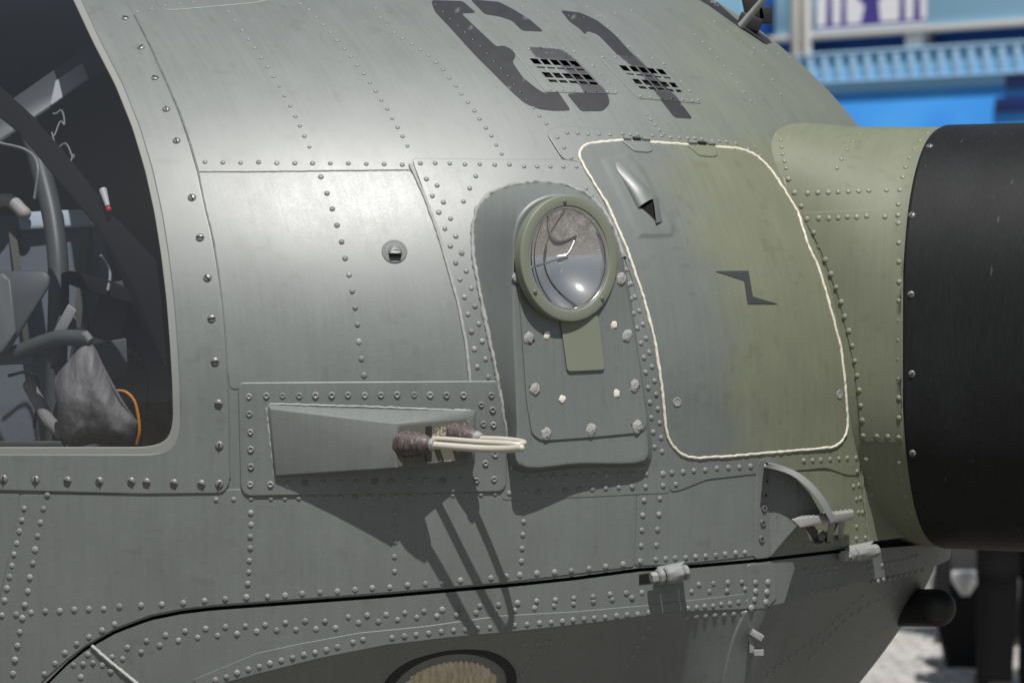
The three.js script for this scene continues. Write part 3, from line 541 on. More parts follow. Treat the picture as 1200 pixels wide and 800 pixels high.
  const lx = V(Math.cos(la), 0, -Math.sin(la)).applyAxisAngle(ln, -0.1), ly = ln.clone().cross(lx), lens = new THREE.Matrix4().makeBasis(lx.clone().multiplyScalar(OV), ln, ly.clone().negate()).setPosition(LC);
  const L = (prof, seg = 64) => { const g = new THREE.LatheGeometry(prof.map(([r, h]) => new THREE.Vector2(Math.max(r, 1e-4) * U, h * U)), seg).applyMatrix4(lens); g.computeVertexNormals(); return g; };
  part('lamp_well', L([[HR, -12], [HR, -66], [0, -66]], 48), M.void, house);
  const lamp = part('landing_lamp', L([[73, -14], [74, -2.4], [73.6, -0.6], [72.4, 0.3], [67, 0.7], [62, 0.5], [61, 0.1], [60.6, -0.8]]), M.olive, heli, 'round landing lamp in an olive ring');
  part('lamp_barrel', L([[73, -14], [68, -15], [62, -18], [60, -58], [0, -60]]), M.grey, lamp);
  part('chrome_rim', L([[60.6, -0.8], [59.6, -0.2], [58.4, -0.8], [57.4, -3.4]]), std({ color: lin(0.75, 0.72, 0.68), roughness: 0.15, metalness: 1 }), lamp);
  const prof = []; for (let i = 0; i <= 24; i++) { const r = 57.5 * (1 - i / 24); prof.push([r, -5 - 31 * (1 - (r / 57.5) ** 2)]); }
  part('reflector', L(prof, 96), std({ color: lin(0.9, 0.88, 0.86), roughness: 0.05, metalness: 1 }), lamp);
  const cap = []; for (let i = 0; i <= 12; i++) { const r = 57.8 * (1 - i / 12); cap.push([r, -3 + 7 * (1 - (r / 57.8) ** 2)]); }
  part('lens', L(cap, 64), M.glass, lamp);
  const lp = (a, b, h) => LC.clone().addScaledVector(lx, a * OV * U).addScaledVector(ly, b * U).addScaledVector(ln, h * U);
  part('filament_shield', merge([rod(lp(-4, 1, -22), lp(6, 4, -13), 5 * U, 3.4 * U), tubeGeo([lp(-50, -14, -9), lp(-28, -8, -16), lp(-2, 1, -18)], 1.3 * U, 16, 8), tubeGeo([lp(4, 2, -16), lp(14, 14, -18), lp(24, 30, -22)], 1.2 * U, 16, 8)]), std({ color: lin(0.35, 0.35, 0.36), roughness: 0.3, metalness: 0.9 }), lamp);
  for (const t of [1.75, 3.85, 5.6]) part('screw', lathe([[2.6 * U, 0], [2.2 * U, 1.1 * U], [0, 1.2 * U]], lp(66.5 * Math.cos(t), 66.5 * Math.sin(t), 1.2), ln, 10), M.screw, lamp);
  // bolts, most of them smeared with sealant
  const bolt = (x, y, r, m) => { const c = pl(x, y, 1.6), g = merge([new THREE.CylinderGeometry(r * U, r * 1.12 * U, 3.2 * U, 6), new THREE.SphereGeometry(r * 1.25 * U, 12, 8).scale(1, 0.45, 1.25)]); const a = g.attributes.position; for (let i = 0; i < a.count; i++) { const q = V().fromBufferAttribute(a, i), k = 1 + 0.28 * nz(q.x * 300 + x, q.y * 300 + y, q.z * 300); a.setXYZ(i, q.x * k, q.y * k, q.z * k); } g.computeVertexNormals(); g.applyQuaternion(new THREE.Quaternion().setFromUnitVectors(V(0, 1, 0), n)); g.translate(c.x, c.y, c.z); part('bolt', g, m, house); const dk = new THREE.CircleGeometry(r * 1.6 * U, 18), da = dk.attributes.position; for (let i = 1; i < da.count; i++) { const t = i % 18 || 0, k = 0.75 + 0.55 * nz(t * 0.9, x, y); da.setXY(i, da.getX(i) * k, da.getY(i) * k); } dk.applyQuaternion(new THREE.Quaternion().setFromUnitVectors(V(0, 0, 1), n)).translate(...c.clone().addScaledVector(n, 0.35 * U).toArray()); part('bolt_gap', dk, M.black, house); };
  for (const [x, y] of [[606, 324], [727, 327], [619, 396], [734, 394], [626, 456], [743, 452], [639, 508], [692, 504], [746, 500]]) bolt(x, y, 5.2, M.worn);
  for (const [x, y] of [[640, 393], [719, 381], [658, 468], [722, 461]]) bolt(x, y, 3.4, M.cream);
  bead('sealant_bead', foot.slice(0, 16), 2.6, 2.2, M.sealant, house, { jitter: 0.7 });
}

// ---------------------------------------------------------------- access door
const doorOutline = [687, 172, 725, 168, 860, 177, 874, 180, 886, 187, 899, 199, 917, 226, 932, 251, 943, 288, 955, 313, 964, 342, 973, 375, 981, 405, 986, 445, 989, 488, 989, 503, 984, 515, 973, 522, 900, 528, 850, 532.5, 812, 534.5, 797, 530, 787, 519, 782, 506, 777, 455, 769, 400, 756, 350, 736, 292, 712, 238, 688, 200, 679, 181];
const scoopPad = pairs([706, 190, 735, 184, 752, 200, 774, 244, 787, 266, 786, 277, 748, 278, 740, 262, 722, 222]);
const door = sheet('access_door', doorOutline, { lift: 3.6, round: 6, step: 2.5, mat: M.matte, bevel: 1.2, label: 'rectangular access door, grey sprayed over into olive, with a dark zigzag mark', extra: (x, y) => {
  const a = inside(scoopPad, x, y) ? 1 : 0; let d = 1e9; for (let i = 0; i < scoopPad.length; i++) { const p = scoopPad[i], q = scoopPad[(i + 1) % scoopPad.length], t = clamp(((x - p[0]) * (q[0] - p[0]) + (y - p[1]) * (q[1] - p[1])) / ((q[0] - p[0]) ** 2 + (q[1] - p[1]) ** 2)); d = Math.min(d, Math.hypot(x - p[0] - t * (q[0] - p[0]), y - p[1] - t * (q[1] - p[1]))); }
  let h = 1.6 * smooth(-3, 3, a ? d : -d);
  
  return h;
} });
const dl = pairs(doorOutline);
const offsetPoly = (p, d) => p.map((q, i) => { const a = p[(i + p.length - 1) % p.length], b = p[(i + 1) % p.length], tx = b[0] - a[0], ty = b[1] - a[1], l = Math.hypot(tx, ty) || 1; return [q[0] + ty / l * d, q[1] - tx / l * d]; });
const dRound = densify(roundPoly(dl, 6), 6);
bead('door_seal', offsetPoly(dRound, 2.2), 1.9, 2.6, M.cream, door, { jitter: 0.5, closed: true });
sheet('zigzag_mark', [836, 319, 875, 318.5, 880, 348.5, 910, 357, 874, 357, 870, 330], { lift: 4.3, round: 0, rim: false, step: 4, color: flat(0.035, 0.036, 0.038), parent: door });
{ // scoop handle with its dark mouth
  const q = (x, y, l) => on(x, y, l).p;
  const ax = (v) => [lerp(722, 757, v), lerp(193, 240, v)], hw = (v) => lerp(4, 11.5, v), hh = (v) => lerp(0.4, 7, smooth(0, 0.8, v));
  part('door_handle', mergeGeometries([quadGrid((u, v) => { const [x, y] = ax(v), a = Math.PI * (1 - u); return q(x + Math.cos(a) * hw(v), y + Math.cos(a) * hw(v) * -0.35 + (u < 0.5 ? (0.5 - u) * 6 * v : 0), 4.9 + Math.sin(a) * hh(v)); }, 20, 24, (u, v, p) => paintAt(740, 220, p)),
    quadGrid((u, v) => { const a = Math.PI * 0.42 * (1 - u), x = lerp(757, 763, v) + Math.cos(a) * lerp(11.5, 11, v), y = lerp(240, 266, v) + Math.cos(a) * -4; return q(x, y, 4.9 + Math.sin(a) * 9 * (1 - 0.55 * v * v) * (1 - 0.2 * v)); }, 12, 14, (u, v, p) => paintAt(760, 250, p))]), M.paint, door);
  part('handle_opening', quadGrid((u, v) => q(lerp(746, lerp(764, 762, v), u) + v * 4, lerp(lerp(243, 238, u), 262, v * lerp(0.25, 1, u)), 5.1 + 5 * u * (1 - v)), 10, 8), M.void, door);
  for (const [x, y] of [[792, 471], [981.5, 462]]) { const h = on(x, y, 3.8); part('latch', lathe([[5.6 * U, -1 * U], [5.4 * U, 0.5 * U], [4.4 * U, 0.7 * U], [4.2 * U, 0.1 * U], [0, 0.2 * U]], h.p, h.n, 20), M.worn, door); }
  for (const [x, y] of [[729, 166], [805, 171]]) {
    const leaf = part('hinge', sheetGeometry(roundPoly(pairs([x - 1, y + 1, x + 30, y + 2, x + 34, y + 12, x + 30, y + 14, x + 14, y + 13]), 3), { lift: 5, step: 5, bevel: 1.2 }), M.paint, door);
    for (let k = 0; k < 3; k++) part('hinge_knuckle', rod(on(x + k * 11, y + k * 0.4 - 1, 5).p, on(x + k * 11 + 9, y + k * 0.4 - 0.5, 5).p, 2.6 * U), k === 1 ? M.black : M.rivet, leaf);
  }
}

// ---------------------------------------------------------------- nose fairing and radome
const fairPoint = (f, th, R = FR) => { const c = Math.cos(th), s = Math.sin(th), e = 2 / nExp(f, s < 0), q = R + flare(f), l = Math.sign(c) * Math.abs(c) ** e * q, y = FY - Math.sign(s) * Math.abs(s) ** e * q, [X, Z] = unfl(f, l); return toW(X, y, Z); };
const fairSurf = (f0, f1, nf, R, color, wavy) => {
  const pos = [], nor = [], col = [], uv = [], idx = [], NT = 220;
  for (let j = 0; j <= NT; j++) for (let i = 0; i <= nf; i++) { const f = lerp(f0, f1, i / nf), th = -Math.PI + 2 * Math.PI * j / NT, r = typeof R === 'function' ? R(f) : R, p = fairPoint(f, th, r), e = 0.6, dt = fairPoint(f, th + 0.004, r).sub(fairPoint(f, th - 0.004, r)), rf = typeof R === 'function' ? [R(f + e), R(f - e)] : [r, r], df = fairPoint(f + e, th, rf[0]).sub(fairPoint(f - e, th, rf[1])), n0 = df.cross(dt).normalize(); const q = wavy ? waved(p, n0) : { p, n: n0 }; pos.push(q.p.x, q.p.y, q.p.z); nor.push(q.n.x, q.n.y, q.n.z); const s = project(q.p); col.push(...color(s[0], s[1], q.p)); uv.push(f * U, th * 0.3); }
  for (let j = 0; j < NT; j++) for (let i = 0; i < nf; i++) { const a = j * (nf + 1) + i; idx.push(a, a + 1, a + nf + 2, a, a + nf + 2, a + nf + 1); }
  const g = new THREE.BufferGeometry(); g.setAttribute('position', new THREE.Float32BufferAttribute(pos, 3)); g.setAttribute('normal', new THREE.Float32BufferAttribute(nor, 3)); g.setAttribute('color', new THREE.Float32BufferAttribute(col, 3)); g.setAttribute('uv', new THREE.Float32BufferAttribute(uv, 2)); g.setIndex(idx); return g;
};
const fairing = part('nose_fairing', fairSurf(-330, RIM + 2, 60, FR, olivePaint, true), M.matte, heli, 'olive riveted collar between nose and radome');
sheet('fairing_panel', [940, 250, 1000, 248, 1062, 245, 1057.5, 300, 1057, 518, 1011, 516, 1003, 430, 985, 350, 962, 290], { lift: 1.5, g: gFair, round: 4, bevel: 1.2, color: tone(0.98, olivePaint), parent: fairing, mat: M.matte });
const radMap = texture(512, (() => { const a = tileNoise(512, 12, 8, 51), b = tileNoise(512, 250, 60, 52), c = tileNoise(512, 90, 14, 53); return (i, j) => { let v = 21 + 8 * (a(i, j) - 0.5) + 9 * (b(i, j) - 0.5); if (c(i, j) > 0.95 && b(i, j) > 0.7) v += 40; return [v * 0.94, v, v * 1.06]; }; })(), true); radMap.repeat.set(2, 2);
const radR = (f) => { const q = f - RIM, r = FR + 2.5; return q < 3 ? r - (3 - q) * 0.9 : q < 420 ? r + q * 0.01 : (r + 4.2) * Math.sqrt(Math.max(0.0004, 1 - ((q - 420) / 262) ** 2)); };
const radome = part('radome', fairSurf(RIM, RIM + 681.9, 130, radR, flat(1, 1, 1)), new THREE.MeshPhysicalMaterial({ map: radMap, roughness: 0.6, bumpMap, bumpScale: 0.0001, specularIntensity: 0.6 }), heli, 'large matt black radome');
bead('sealant_bead', [909, 158, 913, 185, 919, 212, 931, 245, 950, 285, 968, 325, 984, 370, 996, 410, 1003, 450, 1008, 500, 1009, 545, 1013, 590, 1018, 636], 1.6, 0.6, M.rivetOlive, fairing, { jitter: 0.5 });

const rayBelly = (() => { const rc = new THREE.Raycaster(), proxy = new THREE.Mesh(quadGrid(bellyPoint, 130, 30), new THREE.MeshStandardMaterial({ side: THREE.DoubleSide })); return (px, py, tries = 1) => { for (let k = 0; k < tries; k++) { rc.set(camera.position, pixelRay(px, py + k * 2)); const h = rc.intersectObject(proxy, false)[0]; if (!h) continue; const n = h.face.normal.clone(); if (n.dot(pixelRay(px, py)) > 0) n.negate(); return { p: h.point, n }; } return null; }; })();
// ---------------------------------------------------------------- fold-out step, hinges and other fittings
{
  const o = (x, y, d) => off(x, y, d);
  const flange = sheet('step_flange', [887, 545, 892, 538, 900, 537, 905, 545, 904, 600, 901, 652, 884, 654], { lift: 2.6, round: 4, bevel: 1.2, color: flat(...GREY) });
  const prism = (px, dep, th) => {                                       // a flat plate of any outline, th thick
    const top = px.map(([x, y]) => o(x, y, dep(x))), bot = px.map(([x, y]) => o(x, y, dep(x) - th)), n = px.length, P = [], tri = (a, b, c) => P.push(...a.toArray(), ...b.toArray(), ...c.toArray());
    for (const [a, b, c] of THREE.ShapeUtils.triangulateShape(px.map(([x, y]) => new THREE.Vector2(x, -y)), [])) { tri(top[a], top[b], top[c]); tri(bot[c], bot[b], bot[a]); }
    for (let i = 0; i < n; i++) { const j = (i + 1) % n; tri(top[i], bot[i], bot[j]); tri(top[i], bot[j], top[j]); }
    const g = new THREE.BufferGeometry(); g.setAttribute('position', new THREE.Float32BufferAttribute(P, 3)); g.setAttribute('uv', new THREE.Float32BufferAttribute(P.filter((_, i) => i % 3 < 2), 2)); g.computeVertexNormals(); return g;
  };
  const step = part('step_gusset', (() => { const s = pairs([901, 545, 915, 549, 933, 560, 949, 577, 962, 600, 958, 609, 935, 615, 918, 634, 903, 652]); return prism(s, (x) => lerp(3, 44, clamp((x - 901) / 62)), 3); })(), M.grey, heli, 'folded grey boarding step');
  const arch = pairs([897, 541, 912, 544, 930, 551, 948, 565, 962, 582, 972, 600, 976, 606]);
  const cA = new THREE.CatmullRomCurve3(arch.map(([x, y]) => V(x, y, 0)));
  const strip = (w0, w1) => quadGrid((u, v) => { const p = cA.getPoint(u), d = lerp(3, 46, smooth(0, 1, (p.x - 897) / 80)); return o(p.x - w0 * 0.2 + v * 5, p.y + v * 2, d + lerp(-2, 30, v)); }, 40, 4);
  const sg = strip(0, 1); part('step_rail', merge([sg, quadGrid((u, v) => { const p = cA.getPoint(u), d = lerp(3, 46, smooth(0, 1, (p.x - 897) / 80)); return o(p.x + 5 - v * 6, p.y + 2 + v * 4.5, d + 30 - v * 2); }, 40, 2), quadGrid((u, v) => { const p = cA.getPoint(u), d = lerp(3, 46, smooth(0, 1, (p.x - 897) / 80)); return o(p.x - 1 + v * 0, p.y + 6 - 4.5 * v, d + lerp(28, -2, v)); }, 40, 2)]), M.fitting, heli);
  const tread = part('step_tread', hull([o(929, 609, 62), o(1000, 600, 62), o(1000, 608, 62), o(938, 617, 62), o(945, 605, 22), o(999, 598, 22), o(999, 606, 22), o(946, 613, 22)], 1.2 * U), M.worn, heli);
  const teeth = []; for (let i = 0; i < 11; i++) { const t = i / 10; teeth.push(rod(o(lerp(934, 996, t), lerp(607.5, 599.5, t), 60), o(lerp(946, 996, t), lerp(604, 597.5, t), 26), 1.6 * U)); } part('tread_ribs', merge(teeth), M.worn, tread);
  part('step_brace', merge([hull([o(972, 609, 40), o(979, 609, 40), o(970, 634, 6), o(976, 634, 6), o(972, 609, 30), o(970, 634, 0)], 0.8 * U), hull([o(985, 608, 40), o(990, 608, 40), o(983, 633, 4), o(988, 633, 4), o(986, 608, 34)], 0.8 * U)]), M.fitting, heli);
  const rec = [o(944, 617, 2.4), o(984, 612, 2.4), o(972, 636, 2.4), o(956, 637, 2.4)]; part('step_recess', quadGrid((u, v) => rec[0].clone().lerp(rec[1], u).lerp(rec[3].clone().lerp(rec[2], u), v), 1, 1), M.black, heli);
  { const h = on(961, 627, 2.4); part('bolt', merge([lathe([[6.5 * U, 0], [6.5 * U, 2 * U], [4 * U, 3 * U], [3.4 * U, 5 * U], [0, 5 * U]], h.p, h.n, 18)]), M.grey, heli); }
  for (const y of [546.5, 563.5, 580, 595, 612, 631]) { const x = lerp(898, 891, (y - 546) / 85), h = on(x, y, 2.8), b = part('bolt', new THREE.CylinderGeometry(4.2 * U, 4.6 * U, 3.4 * U, 6).applyQuaternion(new THREE.Quaternion().setFromUnitVectors(V(0, 1, 0), h.n)).translate(h.p.x, h.p.y, h.p.z), M.screw, flange); part('bolt_bore', lathe([[2 * U, 0], [0, 0.4 * U]], h.p.clone().addScaledVector(h.n, 1.7 * U), h.n, 8), M.darkSlot, b); }
  // cowl hinges on the seam
  const hinge = (x0, y0, x1, y1, r, d) => {
    const a = o(x0, y0, d), b = o(x1, y1, d), at = (t) => a.clone().lerp(b, t);
    const h = part('cowl_hinge', merge([rod(at(0.3), at(0.82), r * U), rod(at(0.08), at(0.27), r * 0.92 * U), rod(at(0.84), at(1), r * 0.86 * U)]), M.fitting, heli, 'pale grey hinge barrel on the hull seam');
    part('hinge_bolt', rod(at(-0.1), at(0.09), 6.6 * U, 6.6 * U, 0.15, 6), M.worn, h);
    part('hinge_lug', hull([o(x0 + 4, y0 - r - 1, 2), o(x1 - 4, y1 - r - 1, 2), o(x0 + 7, y0 - r + 3, d - 3), o(x1 - 8, y1 - r + 3, d - 3), o(x0 + 8, y0 + 2, 3), o(x1 - 8, y1 + 2, 3)], 1 * U), M.fitting, h);
  };
  hinge(767, 676.5, 806, 670, 10.5, 16); hinge(991, 651, 1027, 645, 9.5, 16);
  part('hinge_slot', sheetGeometry(pairs([749, 673, 766, 671, 766, 683, 749, 685]), { lift: 0.5, rim: false }), M.void, heli);
  { const c = pairs([888, 711, 880, 728, 873, 745, 866, 770, 860, 800, 857, 830]), cc = new THREE.CatmullRomCurve3(c.map(([x, y]) => V(x, y, 0)));
    part('belly_strap', quadGrid((u, v) => { const p = cc.getPoint(v), e = u < 0.08 || u > 0.92 ? -0.5 : 2, b = rayBelly(p.x + (u - 0.5) * 34, p.y, 30); return b.p.clone().addScaledVector(b.n, e * U); }, 26, 30, (u, v, p) => paintAt(400, 720, p)), M.paint, heli); }
  // small drain fitting on the belly strap
  const bp = o(886, 752, 4);
  part('drain_fitting', merge([boxAt(o(887, 744, 8), V(0.85, -0.5, 0).normalize(), V(0.5, 0.85, 0).normalize(), V(0, 0, 1), 8 * U, 4 * U, 9 * U), boxAt(o(889, 764, 8), V(1, 0, 0), V(0, 1, 0), V(0, 0, 1), 6 * U, 4 * U, 8 * U), boxAt(o(881, 755, 2), V(1, 0, 0), V(0, 1, 0), V(0, 0, 1), 3 * U, 10 * U, 6 * U)]), M.fitting, heli);
  // small hooded outlet
  const h = on(462, 295, 0.9), ring = part('outlet', lathe([[15 * U, 0], [14.6 * U, 1 * U], [12 * U, 1.2 * U], [11.4 * U, 0.5 * U], [10.5 * U, 1.6 * U], [0, 1.8 * U]], h.p, h.n, 28), M.grey, heli, 'small round drain outlet with a hood');
  part('outlet_hood', hull([[455, 297], [456, 291], [460, 287], [465, 288], [469, 292], [470, 297]].flatMap(([x, y]) => [on(x, y, 2).p, on(lerp(x, 463, 0.25), y + 3, y < 294 ? 6 : 9).p]), 0.8 * U), M.rivet, ring);
  part('outlet_mouth', quadGrid((u, v) => on(lerp(456, 469.5, u), 298 + v * 4.5 - Math.sin(u * 3.14) * 1.5 * (1 - v), 8 - v * 4 + 2 * Math.sin(u * 3.14) * (1 - v)).p, 8, 4), M.darkSlot, ring);
  // windscreen wiper pivot on the top edge
  const e = (x, y, d) => off(x, y, d);
  const wp = part('wiper_arm', rod(e(868, 31, 6), e(868, 31, 6).add(V(34 * U, 40 * U, 24 * U)), 5 * U, 4 * U), M.worn, heli);
  const bb = e(876, 30, 6);
  part('wiper_bracket', merge([boxAt(bb.clone().add(V(3 * U, 4 * U, 0)), V(1, -0.4, 0).normalize(), V(0.4, 1, 0).normalize(), V(0, 0, 1), 15 * U, 9 * U, 12 * U), boxAt(bb.clone().add(V(8 * U, 24 * U, -8 * U)), V(1, 0.2, 0).normalize(), V(-0.2, 1, 0).normalize(), V(0, 0, 1), 12 * U, 18 * U, 10 * U), boxAt(bb.clone().add(V(24 * U, 14 * U, -6 * U)), V(1, 0, 0), V(0, 1, 0), V(0, 0, 1), 9 * U, 11 * U, 8 * U)]), M.black, wp);
}
// belly: round window in its dark ring, ribs, black pod beyond the nose
{
  const hb = rayBelly(526, 808) ?? { p: off(526, 797, -30), n: V(0, -0.7, 0.7) };
  const n = hb.n, ex = V(1, 0, 0).addScaledVector(n, -n.x).normalize(), ey = n.clone().cross(ex);
  const c = hb.p.clone(); const g = [];
  const ell = (r0, r1, h0, h1, nseg = 48) => quadGrid((u, v) => { const a = u * Math.PI * 2, r = lerp(r0, r1, v); return c.clone().addScaledVector(ex, Math.cos(a) * r * 1.15 * U).addScaledVector(ey, Math.sin(a) * r * U).addScaledVector(n, lerp(h0, h1, v) * U); }, nseg, 3);
  const ring = part('belly_lamp_ring', merge([ell(70, 61, 1, 3), ell(61, 58, 3, -12), ell(71, 70, -2, 1)]), M.black, heli);
  const tan = texture(256, (() => { const a = tileNoise(256, 60, 8, 61), b = tileNoise(256, 200, 40, 62); return (i, j) => { const v = a(i, j) * 0.6 + b(i, j) * 0.4; return [158 + 66 * v, 146 + 64 * v, 120 + 62 * v]; }; })(), true); tan.repeat.set(6, 6);
  part('belly_lamp_glass', quadGrid((u, v) => { const a = u * Math.PI * 2, r = 57 * v; return c.clone().addScaledVector(ex, Math.cos(a) * r * 1.15 * U).addScaledVector(ey, Math.sin(a) * r * U).addScaledVector(n, (10 - 14 * v * v + 0.9 * Math.sin(Math.cos(a) * r * 1.1)) * U); }, 160, 14), std({ map: tan, roughness: 0.35 }), ring);
}
{
  const d0 = 5.5, q = (px, py, dd = d0) => camera.position.clone().addScaledVector(pixelRay(px, py), dd);
  part('black_pod', tubeGeo([q(1040, 712, 5.62), q(1075, 712, 5.55), q(1099, 712, 5.5)], 22 * U * 1.1, 20, 28), M.black, heli, 'black round-ended pod under the nose');
}

// ---------------------------------------------------------------- rivets and screws
const rivets = [];
const row = (n, r, path, o = {}) => { for (const [x, y] of alongPath(path, n)) rivets.push({ x: x + (rnd() - 0.5) * 0.9, y: y + (rnd() - 0.5) * 0.9, r: r * (0.85 + 0.15 * rnd()), k: rnd(), ...o }); };
// upper skin
row(12, 3.6, [240, 190, 362, 191, 471, 193]); row(7, 3.4, [492, 192, 597, 194]); row(5, 3.2, [614, 196, 675, 196]);
row(15, 3, [267, 14, 291, 46, 325, 97, 348, 141, 362, 172]); row(19, 3, [340, 0, 358, 9, 397, 50, 435, 99, 461, 141, 477, 171]); row(20, 3, [440, 10, 456, 33, 506, 68, 544, 114, 571, 152, 588, 180]);
row(17, 2.8, [510, 5, 550, 42, 589, 82, 616, 116, 640, 145]); row(6, 2.6, [688, 8, 716, 34, 748, 66]); row(5, 2.6, [758, 134, 778, 158]); row(9, 2.4, [815, 40, 850, 78, 880, 118]); row(7, 2.4, [838, 25, 872, 52, 900, 84, 915, 110]);
row(10, 2.4, [884, 57, 925, 67, 954, 82, 976, 106, 990, 126]); row(8, 2.4, [612, 8, 640, 14, 690, 20, 740, 12]); row(6, 2.2, [640, 48, 668, 72, 690, 100]);
row(5, 2.8, [161, 14, 177, 10, 226, 3]); row(11, 2.8, [606, 58, 672, 61, 722, 107]); row(10, 2.8, [706, 68, 770, 71, 818, 118]); row(6, 2.6, [645, 106, 712, 108]); row(6, 2.6, [750, 113, 812, 118]);
// side panel and lamp doubler
row(13, 4, [376, 208, 389, 245, 404, 301, 416, 360, 423, 420, 426, 440]);
row(12, 3.7, [499, 211, 520, 266, 538, 324, 552, 387, 559, 430]); row(12, 3.7, [512, 218, 533, 274, 551, 335, 564, 398, 572, 442]); row(3, 3.4, [557, 207, 543, 237]);
row(5, 3.2, [686, 222, 711, 256]); row(13, 3.5, [733, 316, 743, 371, 754, 421, 765, 507, 767, 524]); row(15, 3.5, [728, 301, 743, 345, 752, 377, 766, 444, 774, 512, 775, 529]);
row(2, 4, [776, 555, 776, 569]); row(10, 3.7, [617, 560, 682, 557, 757, 555]); row(10, 3.7, [615, 577, 698, 572, 756, 570]); row(8, 3.7, [786, 554, 827, 550, 879, 546]); row(1, 3.7, [791, 567]);
// door doubler
row(5, 3, [664, 157, 714, 159]); row(3, 3.2, [729, 158, 746, 159]); row(4, 3, [764, 160, 795, 163]); row(3, 3.2, [805, 163, 822, 164]); row(3, 3, [834, 166, 851, 167]); row(4, 2.8, [862, 169, 905, 190]); row(3, 3.2, [653, 162, 669, 186]);
row(7, 3.6, [941, 540, 1002, 536]); row(4, 3.4, [1003, 552, 1008, 582, 1010, 600]);
// fairing (olive)
const F = { g: gFair, olive: true };
row(5, 3, [915, 164, 921, 197], F); row(9, 3.7, [924, 210, 946, 256, 968, 305, 980, 337], F); row(10, 3.7, [986, 354, 999, 405, 1008, 460, 1012, 510], F); row(4, 3.7, [1015, 539, 1024, 600], F);
row(7, 3.8, [947, 226, 1019, 223], F); row(2, 3.8, [1039, 223, 1055, 222], F); row(6, 3.8, [960, 256, 1016, 254], F); row(2, 3.8, [1037, 254, 1053, 253], F); row(2, 3.8, [1028, 511, 1041, 511], F);
row(13, 3.8, [1053, 239, 1054, 292, 1054, 389, 1054, 512], F); row(6, 3.6, [1058, 207, 1064, 189, 1076, 168, 1087, 156], F); row(4, 3.6, [1053, 542, 1060, 577, 1068, 600], F); row(5, 3, [981, 197, 994, 174, 1009, 157], F);
// lower panels
row(9, 4, [28, 596, 18, 643, 5, 703]); row(14, 4.3, [55, 580, 47, 612, 34, 682, 23, 739, 15, 789]); row(8, 4.1, [2, 721, 59, 716, 121, 713]); row(7, 4.1, [140, 711, 214, 706, 289, 700]); row(12, 4, [313, 699, 414, 691, 539, 680]); row(3, 4, [558, 679, 593, 675]); row(8, 4, [609, 673, 674, 668, 750, 658]);
row(10, 3.8, [768, 655, 822, 652, 873, 647]); row(7, 4.1, [134, 731, 86, 757, 52, 789]);
row(7, 3.8, [294, 601, 293, 643, 290, 684]); row(5, 3.8, [462, 601, 462, 669]); row(5, 3.8, [614, 595, 611, 658]); row(4, 3.8, [754, 586, 751, 639]); row(4, 3.8, [773, 584, 769, 639]);
row(18, 3.5, [317, 584, 441, 582, 596, 578]); row(3, 3.5, [253, 585, 294, 584]);
row(5, 3.4, [944, 639, 986, 634]); row(3, 3.6, [992, 632, 1014, 630]); row(2, 3.4, [1004, 617, 1014, 616]); row(3, 3.4, [1006, 600, 1000, 570]);
// antenna plate
row(13, 4.4, [312, 464, 427, 463, 542, 463], { ring: 1 }); row(6, 4.4, [292, 465, 294, 547, 293, 567], { ring: 1 }); row(5, 4.4, [575, 463, 578, 508, 579, 532], { ring: 1 }); row(5, 4.4, [563, 474, 566, 496, 568, 542, 558, 563], { ring: 1 }); row(1, 4.4, [578, 561], { ring: 1 }); row(12, 4.3, [317, 567, 419, 565, 539, 563], { ring: 1 });
// below the seam
row(11, 3.9, [149, 759, 190, 745, 258, 735, 304, 733, 351, 728, 381, 728]); row(12, 3.9, [143, 772, 204, 751, 270, 743, 317, 739, 393, 736]);
row(14, 3.9, [408, 723, 499, 716, 590, 708, 695, 699]); row(3, 3.9, [715, 696, 753, 694]); row(15, 3.8, [420, 730, 510, 722, 602, 715, 705, 704, 741, 701]);
row(12, 3.9, [252, 797, 315, 777, 395, 758]); row(2, 4, [413, 752, 425, 749]); row(13, 3.8, [459, 747, 517, 740, 632, 730]); row(10, 3.8, [646, 729, 699, 724, 760, 718]);
row(8, 3.6, [806, 713, 846, 708, 875, 704]); row(4, 3.8, [811, 693, 851, 693, 873, 690]); row(4, 3.8, [819, 685, 870, 682]); row(4, 4.6, [885, 683, 884, 699, 880, 712]); row(3, 4.4, [899, 682, 897, 706]);
row(5, 4, [85, 779, 117, 778, 129, 787]); row(3, 4, [94, 793, 102, 767, 131, 770]);
row(4, 3.5, [946, 669, 979, 664]); row(4, 3.5, [951, 674, 980, 670]); row(5, 3.5, [952, 694, 984, 688]); row(4, 3.5, [1018, 660, 1024, 682]); row(9, 3.4, [1034, 662, 1075, 652]); row(9, 3.4, [1030, 681, 1082, 668]);
// screws: slotted heads
const screws = [];
const screwRow = (n, r, path, o = {}) => { for (const [x, y] of alongPath(path, n)) screws.push({ x, y, r, ...o }); };
screwRow(5, 5, [147, 24, 180, 89, 207, 167]); screwRow(4, 5.3, [225, 233, 243, 326, 248, 374]); screwRow(2, 5.4, [252, 424, 256, 473]); screwRow(2, 5.4, [257, 522, 257, 567]); screwRow(5, 5.3, [5, 561, 76, 563, 154, 564]); screwRow(3, 5.3, [172, 565, 257, 567].slice(0, 4).map((v, i) => i === 2 ? 236 : v));
for (const [x, y] of [[1069, 252], [1068, 345], [1069, 438], [1070, 531], [1090, 171]]) screws.push({ x, y, r: 4.6, g: gFair, dark: true });

